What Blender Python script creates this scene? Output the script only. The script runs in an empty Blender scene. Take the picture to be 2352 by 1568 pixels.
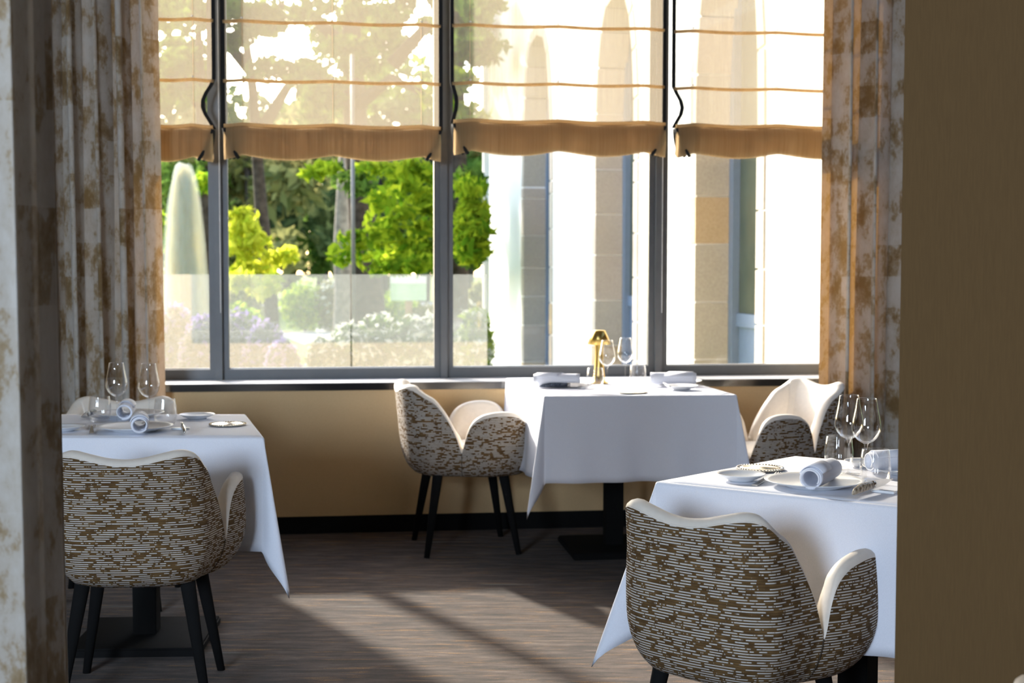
import bpy, bmesh, math, random
import numpy as np
from mathutils import Vector, Matrix
random.seed(7); RNG = np.random.default_rng(7)
SC = bpy.context.scene
COL = SC.collection
PI = math.pi
# ------------------------------------------------------------------ camera
F, H, PITCH, ROLL = 3300.0, 1.31, 0.0554, 0.0011
cd = bpy.data.cameras.new('camera'); cam = bpy.data.objects.new('camera', cd); COL.objects.link(cam)
cd.sensor_width = 36.0; cd.lens = F / 2352 * 36.0; cd.clip_end = 500; cd.clip_start = 0.05
fw = Vector((0, math.cos(PITCH), -math.sin(PITCH))); rt = Vector((1, 0, 0)); up = rt.cross(fw)
R2 = rt * math.cos(ROLL) + up * math.sin(ROLL); U2 = up * math.cos(ROLL) - rt * math.sin(ROLL)
cam.matrix_world = Matrix(((R2.x, U2.x, -fw.x, 0), (R2.y, U2.y, -fw.y, 0), (R2.z, U2.z, -fw.z, H), (0, 0, 0, 1)))
cd.dof.use_dof = True; cd.dof.focus_distance = 3.7; cd.dof.aperture_fstop = 5.0
SC.camera = cam
def ray(px, py): return fw + R2 * ((px - 1176) / F) - U2 * ((py - 784) / F)
def at_z(px, py, z): v = ray(px, py); return Vector((0, 0, H)) + v * ((z - H) / v.z)
def at_y(px, py, y): v = ray(px, py); return Vector((0, 0, H)) + v * (y / v.y)
# ------------------------------------------------------------------ light and sky
SUN_AZ = Vector((-0.53, 0.85, 0)).normalized(); SUN_EL = math.radians(27)
w = bpy.data.worlds.new('sky'); SC.world = w; w.use_nodes = True
nt = w.node_tree; bg = nt.nodes['Background']; sky = nt.nodes.new('ShaderNodeTexSky')
sky.sky_type = 'NISHITA'; sky.sun_disc = False; sky.sun_elevation = SUN_EL; sky.sun_rotation = math.radians(-32)
sky.dust_density = 2.0; sky.air_density = 1.0
nt.links.new(sky.outputs[0], bg.inputs[0]); bg.inputs[1].default_value = 1.1
sl = bpy.data.lights.new('sun', 'SUN'); so = bpy.data.objects.new('sun', sl); COL.objects.link(so)
sl.energy = 12.5; sl.angle = math.radians(2.2); sl.color = (1.0, 0.93, 0.82)
sd = Vector((SUN_AZ.x * math.cos(SUN_EL), SUN_AZ.y * math.cos(SUN_EL), math.sin(SUN_EL)))
so.rotation_euler = sd.to_track_quat('Z', 'Y').to_euler(); so.location = (-6, 12, 9)
# daylight entering through the window in the back wall, behind and left of the photographer
al = bpy.data.lights.new('window_daylight', 'AREA'); ao = bpy.data.objects.new('window_daylight', al); COL.objects.link(ao)
al.shape = 'RECTANGLE'; al.size = 1.8; al.size_y = 1.5; al.energy = 400; al.color = (0.66, 0.80, 1.0)
ao.location = (-2.8, -3.28, 2.1); ao.rotation_euler = (math.radians(90), 0, 0)
SC.view_settings.view_transform = 'Standard'; SC.view_settings.look = 'None'; SC.view_settings.gamma = 1
SC.view_settings.use_curve_mapping = False; SC.view_settings.exposure = 0.0
SC.cycles.transparent_max_bounces = 40; SC.cycles.max_bounces = 10; SC.cycles.diffuse_bounces = 5
SC.cycles.sample_clamp_indirect = 6.0; SC.cycles.caustics_reflective = False; SC.cycles.caustics_refractive = False
# ------------------------------------------------------------------ helpers
def mat(name):
    m = bpy.data.materials.new(name); m.use_nodes = True
    n = m.node_tree.nodes; n.clear(); o = n.new('ShaderNodeOutputMaterial')
    return m, m.node_tree, o
def N(t, kind, **kw):
    n = t.nodes.new('ShaderNode' + kind)
    for k, v in kw.items():
        if k.startswith('i_'):
            key = k[2:]; key = int(key) if key.isdigit() else key.replace('_', ' ')
            s = n.inputs[key]
            if hasattr(v, 'is_linked') or isinstance(v, bpy.types.NodeSocket): t.links.new(v, s)
            else: s.default_value = v
        else: setattr(n, k, v)
    return n
def L(t, a, b): t.links.new(a, b)
def c4(c): return (c[0], c[1], c[2], 1)
def math_(t, op, a, b=None, c=None):
    n = t.nodes.new('ShaderNodeMath'); n.operation = op
    for i, v in enumerate((a, b, c)):
        if v is None: continue
        if isinstance(v, (int, float)): n.inputs[i].default_value = v
        else: t.links.new(v, n.inputs[i])
    return n.outputs[0]
def mixc(t, fac, a, b):
    n = t.nodes.new('ShaderNodeMix'); n.data_type = 'RGBA'
    for s, v in ((n.inputs[0], fac), (n.inputs[6], a), (n.inputs[7], b)):
        if isinstance(v, (int, float)): s.default_value = v
        elif isinstance(v, tuple): s.default_value = c4(v)
        else: t.links.new(v, s)
    return n.outputs[2]
def ramp(t, fac, *stops):
    n = t.nodes.new('ShaderNodeValToRGB'); e = n.color_ramp.elements
    while len(e) < len(stops): e.new(0.5)
    for el, (p, c) in zip(e, stops): el.position = p; el.color = c4(c)
    t.links.new(fac, n.inputs[0]); return n.outputs[0]
def noise(t, vec, scale, detail=3, rough=0.5, out=0):
    n = t.nodes.new('ShaderNodeTexNoise'); n.inputs['Scale'].default_value = scale
    n.inputs['Detail'].default_value = detail; n.inputs['Roughness'].default_value = rough
    if vec is not None: t.links.new(vec, n.inputs['Vector'])
    return n.outputs[out]
def mapping(t, vec, scale=(1, 1, 1), rot=(0, 0, 0)):
    n = t.nodes.new('ShaderNodeMapping'); n.inputs['Scale'].default_value = scale; n.inputs['Rotation'].default_value = rot
    t.links.new(vec, n.inputs[0]); return n.outputs[0]
def coords(t, which='Object'):
    return t.nodes.new('ShaderNodeTexCoord').outputs[which]
def bump(t, h, strength=0.3, dist=0.01):
    n = t.nodes.new('ShaderNodeBump'); n.inputs['Strength'].default_value = strength; n.inputs['Distance'].default_value = dist
    t.links.new(h, n.inputs['Height']); return n.outputs[0]
def principled(t, o, color, rough=0.5, metal=0.0, normal=None, spec=0.5, sheen=0.0):
    p = t.nodes.new('ShaderNodeBsdfPrincipled')
    if isinstance(color, tuple): p.inputs['Base Color'].default_value = c4(color)
    else: t.links.new(color, p.inputs['Base Color'])
    if isinstance(rough, (int, float)): p.inputs['Roughness'].default_value = rough
    else: t.links.new(rough, p.inputs['Roughness'])
    p.inputs['Metallic'].default_value = metal; p.inputs['Specular IOR Level'].default_value = spec
    p.inputs['Sheen Weight'].default_value = sheen
    if normal is not None: t.links.new(normal, p.inputs['Normal'])
    t.links.new(p.outputs[0], o.inputs[0]); return p
def plain(name, color, rough=0.5, metal=0.0, vary=0.08, scale=20, spec=0.5, bmp=0.0):
    m, t, o = mat(name); f = noise(t, coords(t), scale, 4)
    lo = tuple(c * (1 - vary) for c in color); hi = tuple(min(1, c * (1 + vary)) for c in color)
    principled(t, o, ramp(t, f, (0.3, lo), (0.7, hi)), rough, metal, bump(t, f, bmp, 0.003) if bmp else None, spec)
    return m
# ---- materials
M = {}
def mk_wall():
    m, t, o = mat('wall_paint'); f = noise(t, mapping(t, coords(t), (60, 60, 25)), 6, 4)
    principled(t, o, ramp(t, f, (0.3, (0.65, 0.45, 0.232)), (0.7, (0.71, 0.50, 0.262))), 0.75, 0, bump(t, f, 0.12, 0.002)); return m
M['wall'] = mk_wall()
def mk_partition():
    m, t, o = mat('partition_fabric'); f = noise(t, mapping(t, coords(t), (90, 90, 6)), 4, 5)
    principled(t, o, ramp(t, f, (0.3, (0.112, 0.060, 0.016)), (0.7, (0.130, 0.072, 0.021))), 0.85, 0, bump(t, f, 0.15, 0.002)); return m
M['partition'] = mk_partition()
M['ceil'] = plain('ceiling_paint', (0.42, 0.38, 0.32), 0.9)
M['black'] = plain('black_lacquer', (0.010, 0.010, 0.012), 0.45)
M['matteblack'] = plain('matt_black_steel', (0.008, 0.008, 0.008), 0.9, spec=0.15)
M['sill'] = plain('dark_polished_stone', (0.012, 0.011, 0.012), 0.16, spec=0.9)
M['silltop'] = plain('pale_grey_layer', (0.42, 0.42, 0.43), 0.3)
M['frame'] = plain('grey_aluminium', (0.115, 0.12, 0.125), 0.45, 0.25, 0.05)
def mk_carpet():
    m, t, o = mat('carpet'); co = coords(t)
    a = noise(t, mapping(t, co, (1.5, 9, 1), (0, 0, 0.12)), 3.0, 8, 0.72)
    b = noise(t, mapping(t, co, (1.3, 11, 1), (0, 0, 0.12)), 3.4, 6, 0.7)
    d = noise(t, mapping(t, co, (0.6, 10, 1), (0, 0, 0.10)), 2.3, 3, 0.6)
    g = noise(t, co, 330, 2, 0.7)
    base = ramp(t, a, (0.30, (0.013, 0.009, 0.007)), (0.46, (0.045, 0.031, 0.024)), (0.60, (0.112, 0.080, 0.062)), (0.74, (0.23, 0.175, 0.142)))
    gold = ramp(t, b, (0.55, (0, 0, 0)), (0.66, (1, 1, 1)))
    speck = ramp(t, g, (0.45, (0, 0, 0)), (0.55, (1, 1, 1)))
    gm = math_(t, 'MULTIPLY', gold, math_(t, 'MULTIPLY', speck, 0.8))
    c1 = mixc(t, gm, base, (0.45, 0.22, 0.05))
    gr = ramp(t, d, (0.66, (0, 0, 0)), (0.74, (1, 1, 1)))
    c2 = mixc(t, math_(t, 'MULTIPLY', gr, 0.65), c1, (0.30, 0.31, 0.29))
    c3 = mixc(t, math_(t, 'MULTIPLY', ramp(t, g, (0.3, (1, 1, 1)), (0.6, (0, 0, 0))), 0.65), c2, (0.02, 0.016, 0.016))
    principled(t, o, c3, 0.95, 0, bump(t, g, 0.6, 0.004), 0.15, 0.1); return m
M['carpet'] = mk_carpet()
def mk_weave():
    m, t, o = mat('streaked_weave'); uv = coords(t, 'UV')
    s = N(t, 'SeparateXYZ', i_0=uv)
    wob = noise(t, mapping(t, uv, (6, 50, 1)), 1.0, 2)
    v = math_(t, 'ADD', s.outputs[1], math_(t, 'MULTIPLY', wob, 0.0035))
    rowf = math_(t, 'DIVIDE', v, 0.0064)
    row = math_(t, 'FLOOR', rowf); fr = math_(t, 'FRACT', rowf)
    cmb = N(t, 'CombineXYZ'); L(t, math_(t, 'MULTIPLY', s.outputs[0], 30), cmb.inputs[0]); L(t, math_(t, 'MULTIPLY', row, 7.31), cmb.inputs[1])
    seg = noise(t, cmb.outputs[0], 1.0, 3, 0.6)
    on = ramp(t, seg, (0.455, (0, 0, 0)), (0.48, (1, 1, 1)))
    hi = math_(t, 'LESS_THAN', fr, 0.41)
    mask = math_(t, 'MULTIPLY', on, hi)
    blot = noise(t, mapping(t, uv, (20, 60, 1)), 1.0, 2)
    brown = ramp(t, blot, (0.35, (0.095, 0.052, 0.019)), (0.7, (0.19, 0.112, 0.044)))
    gap = mixc(t, math_(t, 'GREATER_THAN', fr, 0.80), brown, (0.075, 0.045, 0.02))
    fine = noise(t, mapping(t, uv, (900, 900, 1)), 1.0, 1)
    white = ramp(t, fine, (0.3, (0.52, 0.48, 0.43)), (0.7, (0.76, 0.73, 0.68)))
    col = mixc(t, mask, gap, white)
    hgt = math_(t, 'ADD', mask, math_(t, 'MULTIPLY', fine, 0.35))
    principled(t, o, col, 0.9, 0, bump(t, hgt, 0.5, 0.0015), 0.2); return m
M['weave'] = mk_weave()
M['cream'] = plain('cream_leather', (0.76, 0.69, 0.60), 0.48, 0, 0.03, 60, 0.4, 0.08)
M['seam'] = plain('dark_stitching', (0.05, 0.035, 0.02), 0.9)
def mk_linen():
    m, t, o = mat('white_linen'); co = coords(t)
    g = noise(t, mapping(t, co, (420, 420, 420)), 1, 2); 
    principled(t, o, ramp(t, g, (0.3, (0.79, 0.81, 0.88)), (0.7, (0.84, 0.86, 0.93))), 0.8, 0, bump(t, g, 0.08, 0.001), 0.25); return m
M['linen'] = mk_linen()
M['porcelain'] = plain('white_porcelain', (0.80, 0.81, 0.82), 0.28, 0, 0.02)
M['steel'] = plain('polished_steel', (0.62, 0.60, 0.57), 0.18, 1.0, 0.05)
M['silver'] = plain('old_silver', (0.78, 0.71, 0.60), 0.12, 1.0, 0.1)
M['brass'] = plain('brushed_brass', (0.62, 0.43, 0.13), 0.30, 1.0, 0.05)
def mk_horn():
    m, t, o = mat('speckled_horn'); f = noise(t, mapping(t, coords(t), (1, 1, 1)), 130, 4, 0.7)
    principled(t, o, ramp(t, f, (0.40, (0.10, 0.06, 0.03)), (0.5, (0.42, 0.33, 0.22)), (0.65, (0.60, 0.52, 0.40))), 0.4); return m
M['horn'] = mk_horn()
def mk_blue():
    m, t, o = mat('speckled_blue'); f = noise(t, coords(t), 260, 3, 0.7)
    principled(t, o, ramp(t, f, (0.5, (0.012, 0.018, 0.035)), (0.66, (0.30, 0.36, 0.45))), 0.3); return m
M['blue'] = mk_blue()
def mk_glass(name, edge=0.75, base=0.02, tint=(1, 1, 1), blend=0.32):
    m, t, o = mat(name); lw = N(t, 'LayerWeight'); lw.inputs[0].default_value = blend
    f = math_(t, 'MULTIPLY_ADD', math_(t, 'POWER', lw.outputs['Facing'], 2.2), edge, base)
    tr = N(t, 'BsdfTransparent'); tr.inputs[0].default_value = c4(tint)
    gl = N(t, 'BsdfGlossy'); gl.inputs['Roughness'].default_value = 0.03
    nz = noise(t, coords(t), 9, 1); L(t, ramp(t, nz, (0.3, (0.94, 0.95, 0.96)), (0.7, (1, 1, 1))), gl.inputs[0])
    mx = N(t, 'MixShader'); L(t, f, mx.inputs[0]); L(t, tr.outputs[0], mx.inputs[1]); L(t, gl.outputs[0], mx.inputs[2])
    L(t, mx.outputs[0], o.inputs[0]); return m
M['crystal'] = mk_glass('clear_crystal', 0.85, 0.04, (0.985, 0.985, 0.985))
M['pane'] = mk_glass('window_glass', 0.35, 0.018, (0.98, 0.985, 0.985), 0.2)
def mk_sky_veil_glass():
    m, t, o = mat('balustrade_sky_veil'); nz = noise(t, coords(t), 0.8, 2)
    tr = N(t, 'BsdfTransparent'); tl = N(t, 'BsdfTranslucent'); tl.inputs[0].default_value = (0.19, 0.205, 0.205, 1)  # pale translucent share stands in for sky reflected in the glass
    mx = N(t, 'MixShader'); L(t, ramp(t, nz, (0.2, (0.21,) * 3), (0.8, (0.28,) * 3)), mx.inputs[0])
    L(t, tr.outputs[0], mx.inputs[1]); L(t, tl.outputs[0], mx.inputs[2])
    gl = N(t, 'BsdfGlossy'); gl.inputs['Roughness'].default_value = 0.03
    m2 = N(t, 'MixShader'); m2.inputs[0].default_value = 0.06; L(t, mx.outputs[0], m2.inputs[1]); L(t, gl.outputs[0], m2.inputs[2])
    L(t, m2.outputs[0], o.inputs[0]); return m
M['sky_veil_glass'] = mk_sky_veil_glass()
def mk_sheer(name, see, ca, cb, stripe=330):
    m, t, o = mat(name); uv = coords(t, 'UV')
    s = noise(t, mapping(t, uv, (stripe, 3, 1)), 1, 2); 
    cc = ramp(t, s, (0.3, ca), (0.7, cb))
    tr = N(t, 'BsdfTransparent'); tr.inputs[0].default_value = (1, 0.985, 0.955, 1)
    tl = N(t, 'BsdfTranslucent'); L(t, cc, tl.inputs[0]); df = N(t, 'BsdfDiffuse'); L(t, cc, df.inputs[0])
    a = N(t, 'MixShader'); a.inputs[0].default_value = 0.45; L(t, tl.outputs[0], a.inputs[1]); L(t, df.outputs[0], a.inputs[2])
    b = N(t, 'MixShader'); L(t, math_(t, 'MULTIPLY_ADD', s, 0.25, see - 0.125), b.inputs[0]); L(t, a.outputs[0], b.inputs[1]); L(t, tr.outputs[0], b.inputs[2])
    L(t, b.outputs[0], o.inputs[0]); return m
M['sheer'] = mk_sheer('sheer_voile', 0.52, (0.30, 0.255, 0.195), (0.38, 0.33, 0.26))
M['stack'] = mk_sheer('folded_voile', 0.05, (0.36, 0.25, 0.135), (0.46, 0.335, 0.195))
M['tape'] = mk_sheer('batten_tape', 0.03, (0.56, 0.41, 0.22), (0.70, 0.54, 0.32))
M['binding'] = plain('black_binding', (0.008, 0.008, 0.008), 0.9)
M['bead'] = plain('white_plastic_bead', (0.75, 0.75, 0.74), 0.3)
def mk_curtain():
    m, t, o = mat('mottled_velvet'); uv = coords(t, 'UV'); s = N(t, 'SeparateXYZ', i_0=uv)
    br = N(t, 'TexBrick'); L(t, uv, br.inputs[0]); br.offset = 0.37
    br.inputs['Color1'].default_value = (0, 0, 0, 1); br.inputs['Color2'].default_value = (1, 1, 1, 1); br.inputs['Mortar'].default_value = (0.5, 0.5, 0.5, 1)
    br.inputs['Scale'].default_value = 1; br.inputs['Mortar Size'].default_value = 0.0; br.inputs['Brick Width'].default_value = 0.17; br.inputs['Row Height'].default_value = 0.155
    b1 = noise(t, mapping(t, uv, (7, 4.2, 1)), 1.3, 6, 0.68)
    b2 = noise(t, mapping(t, uv, (110, 45, 1)), 1, 4, 0.7)
    v = math_(t, 'ADD', math_(t, 'MULTIPLY_ADD', br.outputs[0], 0.13, -0.065), math_(t, 'ADD', b1, math_(t, 'MULTIPLY_ADD', b2, 0.22, -0.11)))
    col = ramp(t, v, (0.36, (0.19, 0.12, 0.048)), (0.45, (0.31, 0.235, 0.145)), (0.50, (0.43, 0.38, 0.315)), (0.66, (0.52, 0.485, 0.435)))
    df = N(t, 'BsdfPrincipled'); L(t, col, df.inputs['Base Color']); df.inputs['Roughness'].default_value = 0.75; df.inputs['Sheen Weight'].default_value = 0.25
    df.inputs['Specular IOR Level'].default_value = 0.2
    L(t, bump(t, b2, 0.2, 0.002), df.inputs['Normal'])
    tl = N(t, 'BsdfTranslucent'); tl.inputs[0].default_value = (0.80, 0.42, 0.10, 1)
    mx = N(t, 'MixShader'); mx.inputs[0].default_value = 0.06; L(t, df.outputs[0], mx.inputs[1]); L(t, tl.outputs[0], mx.inputs[2])
    L(t, mx.outputs[0], o.inputs[0]); return m
M['curtain'] = mk_curtain()
def mk_leaf(name, a, b, trans=0.5):
    m, t, o = mat(name); g = t.nodes.new('ShaderNodeNewGeometry')
    c = ramp(t, g.outputs['Random Per Island'], (0.05, a), (0.95, b))
    df = N(t, 'BsdfDiffuse'); L(t, c, df.inputs[0]); tl = N(t, 'BsdfTranslucent'); L(t, c, tl.inputs[0])
    mx = N(t, 'MixShader'); mx.inputs[0].default_value = trans; L(t, df.outputs[0], mx.inputs[1]); L(t, tl.outputs[0], mx.inputs[2])
    L(t, mx.outputs[0], o.inputs[0]); return m
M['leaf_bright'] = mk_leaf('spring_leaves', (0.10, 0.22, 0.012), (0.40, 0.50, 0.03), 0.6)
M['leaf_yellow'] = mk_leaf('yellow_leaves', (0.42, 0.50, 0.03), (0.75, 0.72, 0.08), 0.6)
M['leaf_mid'] = mk_leaf('mid_green_leaves', (0.045, 0.10, 0.02), (0.15, 0.24, 0.042), 0.5)
M['leaf_dark'] = mk_leaf('dark_green_leaves', (0.055, 0.095, 0.04), (0.16, 0.20, 0.08), 0.45)  # leaf colour of the dark green far-wood trees
M['leaf_olive'] = mk_leaf('olive_leaves', (0.15, 0.17, 0.06), (0.34, 0.31, 0.12), 0.5)
M['leaf_blue'] = mk_leaf('lavender_leaves', (0.11, 0.125, 0.10), (0.23, 0.23, 0.26), 0.4)
M['bloom_white'] = mk_leaf('white_petals', (0.75, 0.75, 0.68), (0.9, 0.88, 0.75), 0.4)
M['bloom_purple'] = mk_leaf('purple_petals', (0.22, 0.16, 0.42), (0.42, 0.32, 0.60), 0.4)
M['bark'] = plain('bark', (0.055, 0.042, 0.035), 0.95, 0, 0.5, 12, 0.1, 0.5)
M['bark_pale'] = plain('pale_bark', (0.20, 0.17, 0.15), 0.95, 0, 0.4, 9, 0.1, 0.5)
def mk_lawn():
    m, t, o = mat('lawn'); f = noise(t, coords(t), 1.4, 6, 0.7)
    principled(t, o, ramp(t, f, (0.3, (0.08, 0.14, 0.025)), (0.55, (0.17, 0.23, 0.05)), (0.75, (0.26, 0.26, 0.10))), 0.95, 0, None, 0.1); return m
M['lawn'] = mk_lawn()
M['gravel'] = plain('pale_gravel', (0.48, 0.45, 0.39), 0.95, 0, 0.2, 30)
M['render'] = plain('white_lime_render', (0.83, 0.83, 0.82), 0.9, 0, 0.03, 2)
def mk_granite(name, a, b):
    m, t, o = mat(name); f = noise(t, coords(t), 55, 4, 0.75); h = noise(t, coords(t), 2.2, 3)
    c = mixc(t, math_(t, 'MULTIPLY', h, 0.6), ramp(t, f, (0.3, a), (0.7, b)), tuple(x * 0.85 for x in a))
    principled(t, o, c, 0.9, 0, bump(t, f, 0.4, 0.004), 0.2); return m
M['granite'] = mk_granite('grey_granite', (0.40, 0.36, 0.31), (0.56, 0.515, 0.455))
M['granite_warm'] = mk_granite('ochre_granite', (0.44, 0.325, 0.20), (0.58, 0.45, 0.31))
M['granite_pink'] = mk_granite('pinkish_granite', (0.45, 0.38, 0.325), (0.59, 0.52, 0.455))
M['mortar'] = plain('mortar', (0.55, 0.50, 0.42), 0.95, 0, 0.1, 30)
M['bluepaint'] = plain('blue_grey_paint', (0.16, 0.22, 0.33), 0.45, 0, 0.05)
def mk_oldglass():
    m, t, o = mat('dark_green_glazing'); f = noise(t, coords(t), 2, 3)
    principled(t, o, ramp(t, f, (0.3, (0.05, 0.07, 0.05)), (0.7, (0.10, 0.12, 0.09))), 0.25, 0, None, 0.5); return m
M['oldglass'] = mk_oldglass()
M['water'] = mk_sheer('pale_strand_sheer', 0.86, (0.62, 0.68, 0.66), (0.75, 0.80, 0.77), 20)  # sheer pale skin of the cone-shaped plume
M['signwhite'] = plain('white_sign_paint', (0.75, 0.77, 0.80), 0.5)
M['signgreen'] = plain('pale_green_sign_paint', (0.42, 0.58, 0.45), 0.5)
M['wood'] = plain('weathered_wood', (0.35, 0.22, 0.12), 0.9)
# ---- object builders
def tag(o, label=None, cat=None, group=None, kind=None):
    for k, v in (('label', label), ('category', cat), ('group', group), ('kind', kind)):
        if v: o[k] = v
    return o
def mesh_obj(name, verts, faces, material, parent=None, smooth=False, uvs=None, mats=None, midx=None):
    me = bpy.data.meshes.new(name); me.from_pydata([tuple(v) for v in verts], [], [tuple(f) for f in faces]); me.update()
    for mm in (mats or [material]): me.materials.append(mm)
    if midx is not None: me.polygons.foreach_set('material_index', midx)
    if smooth: me.polygons.foreach_set('use_smooth', [True] * len(me.polygons))
    if uvs is not None:
        lay = me.uv_layers.new(name='UVMap'); li = np.empty(len(me.loops), dtype=np.int32); me.loops.foreach_get('vertex_index', li)
        lay.data.foreach_set('uv', np.asarray(uvs, dtype=np.float32)[li].ravel())
    o = bpy.data.objects.new(name, me); COL.objects.link(o)
    if parent is not None: o.parent = parent
    return o
def bm_obj(name, bm, material, parent=None, smooth=False, bev=0):
    if bev: bmesh.ops.bevel(bm, geom=list(bm.edges), offset=bev, segments=2, affect='EDGES')
    bmesh.ops.recalc_face_normals(bm, faces=bm.faces)
    me = bpy.data.meshes.new(name); bm.to_mesh(me); bm.free(); me.materials.append(material)
    if smooth: me.polygons.foreach_set('use_smooth', [True] * len(me.polygons))
    o = bpy.data.objects.new(name, me); COL.objects.link(o)
    if parent is not None: o.parent = parent
    return o
def empty(name, loc=(0, 0, 0), rz=0):
    o = bpy.data.objects.new(name, None); COL.objects.link(o); o.location = loc; o.rotation_euler = (0, 0, rz); o.empty_display_size = 0.1
    return o
def copy_tree(o, parent=None):
    c = o.copy(); COL.objects.link(c); c.parent = parent
    for ch in list(o.children): copy_tree(ch, c)
    return c
def box_bm(x0, x1, y0, y1, z0, z1, bm=None, fn=None):
    bm = bm or bmesh.new()
    P = [(x, y, z) for z in (z0, z1) for y in (y0, y1) for x in (x0, x1)]
    if fn: P = [fn(*p) for p in P]
    v = [bm.verts.new(p) for p in P]
    for f in ((0, 1, 3, 2), (4, 6, 7, 5), (0, 4, 5, 1), (2, 3, 7, 6), (0, 2, 6, 4), (1, 5, 7, 3)): bm.faces.new([v[i] for i in f])
    return bm
def tube(pts, radii, seg=8, cap=True):
    pts = [Vector(p) for p in pts]; V, Fc = [], []
    if isinstance(radii, (int, float)): radii = [radii] * len(pts)
    prev = None
    for i, p in enumerate(pts):
        d = (pts[min(i + 1, len(pts) - 1)] - pts[max(i - 1, 0)]).normalized()
        a = prev if prev is not None else (Vector((1, 0, 0)) if abs(d.x) < 0.9 else Vector((0, 1, 0)))
        a = (a - d * a.dot(d)).normalized(); prev = a; b = d.cross(a)
        for k in range(seg):
            t = 2 * PI * k / seg; V.append(p + (a * math.cos(t) + b * math.sin(t)) * radii[i])
    for i in range(len(pts) - 1):
        for k in range(seg): Fc.append((i * seg + k, i * seg + (k + 1) % seg, (i + 1) * seg + (k + 1) % seg, (i + 1) * seg + k))
    if cap: Fc.append(tuple(range(seg))[::-1]); Fc.append(tuple((len(pts) - 1) * seg + k for k in range(seg)))
    return V, Fc
def join(*parts):
    V, Fc = [], []
    for v, f in parts:
        n = len(V); V += list(v); Fc += [tuple(i + n for i in q) for q in f]
    return V, Fc
def lathe(prof, seg=32, mod=None):
    V, Fc = [], []
    for i, (r, z) in enumerate(prof):
        for k in range(seg):
            a = 2 * PI * k / seg; rr = r * (mod(i, a) if mod else 1); V.append((rr * math.cos(a), rr * math.sin(a), z))
    for i in range(len(prof) - 1):
        for k in range(seg): Fc.append((i * seg + k, i * seg + (k + 1) % seg, (i + 1) * seg + (k + 1) % seg, (i + 1) * seg + k))
    return V, Fc
# ------------------------------------------------------------------ the window wall frame
TH, D = 0.1274, 6.951
E1 = Vector((math.cos(TH), math.sin(TH), 0)); NW = Vector((-math.sin(TH), math.cos(TH), 0))
def W(u, d, z): p = E1 * u + NW * (D + d); return (p.x, p.y, z)
def on_wall(px, py, d):
    v = ray(px, py); t = (D + d) / v.dot(NW); p = Vector((0, 0, H)) + v * t; return p.dot(E1), p.z
def wbox(name, u0, u1, d0, d1, z0, z1, m, parent=None, bev=0): return bm_obj(name, box_bm(u0, u1, d0, d1, z0, z1, fn=W), m, parent, bev=bev)
def struct(o): o['kind'] = 'structure'; return o
SILL, CEIL, WT = 0.726, 3.85, 3.65
FD = 0.25
# floor, ceiling, walls
bm = bmesh.new()
fl = [(-4.2, -3.3), (4.2, -3.3), W(4.2, 0.3, 0)[:2], W(-4.2, 0.3, 0)[:2]]
def slab(pts, z0, z1):
    b = bmesh.new(); lo = [b.verts.new((x, y, z0)) for x, y in pts]; hi = [b.verts.new((x, y, z1)) for x, y in pts]
    b.faces.new(lo[::-1]); b.faces.new(hi)
    for i in range(len(pts)): j = (i + 1) % len(pts); b.faces.new((lo[i], lo[j], hi[j], hi[i]))
    return b
struct(bm_obj('floor', slab(fl, -0.12, 0.0), M['carpet']))
struct(bm_obj('ceiling', slab(fl, CEIL, CEIL + 0.15), M['ceil']))
uL, uR = on_wall(250, 600, 0)[0], on_wall(1950, 600, 0)[0]
struct(wbox('wall_front', -4.2, 4.2, 0.0, 0.30, 0, SILL - 0.035, M['wall']))
struct(wbox('wall_front_left', -4.2, uL, 0.0, 0.30, SILL - 0.035, CEIL, M['wall']))
struct(wbox('wall_front_right', uR, 4.2, 0.0, 0.30, SILL - 0.035, CEIL, M['wall']))
struct(wbox('wall_front_top', uL, uR, 0.0, 0.30, WT, CEIL, M['wall']))
st = wbox('trim_1', uL, uR, -0.012, 0.29, SILL - 0.035, SILL - 0.006, M['sill'], bev=0.003); struct(st)
wbox('sill_board', uL, uR, -0.02, 0.245, SILL - 0.018, SILL, M['sill'], st, bev=0.002)
wbox('pale_sill_top', uL, uR, -0.016, 0.24, SILL, SILL + 0.002, M['silltop'], st)  # thin pale grey layer over the dark stone sill
struct(wbox('baseboard_front', -4.2, 4.2, -0.018, 0.0, 0, 0.082, M['matteblack'], bev=0.003))
struct(bm_obj('wall_left', box_bm(-4.3, -4.2, -3.3, 6.6, 0, CEIL), M['partition']))
struct(bm_obj('wall_right', box_bm(4.2, 4.3, -3.3, 7.7, 0, CEIL), M['partition']))
b = box_bm(-4.2, 4.2, -3.4, -3.3, 0, 1.3); b = box_bm(-4.2, 4.2, -3.4, -3.3, 2.9, CEIL, b)
b = box_bm(-4.2, -3.75, -3.4, -3.3, 1.3, 2.9, b); b = box_bm(-1.85, 4.2, -3.4, -3.3, 1.3, 2.9, b)
struct(bm_obj('wall_back', b, M['partition']))
# partition whose edge stands beside the round-backed chair at the right
PE = at_y(2065, 785, 2.72); pd = Vector((0.817, -0.577, 0)); pn = Vector((0.577, 0.817, 0))
def Pf(a, b_, z): p = Vector((PE.x, PE.y, 0)) + pd * a + pn * b_; return (p.x, p.y, z)
struct(bm_obj('wall_partition', box_bm(0, 3.2, 0, 0.12, 0, CEIL, fn=Pf), M['partition'], bev=0.004))
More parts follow.
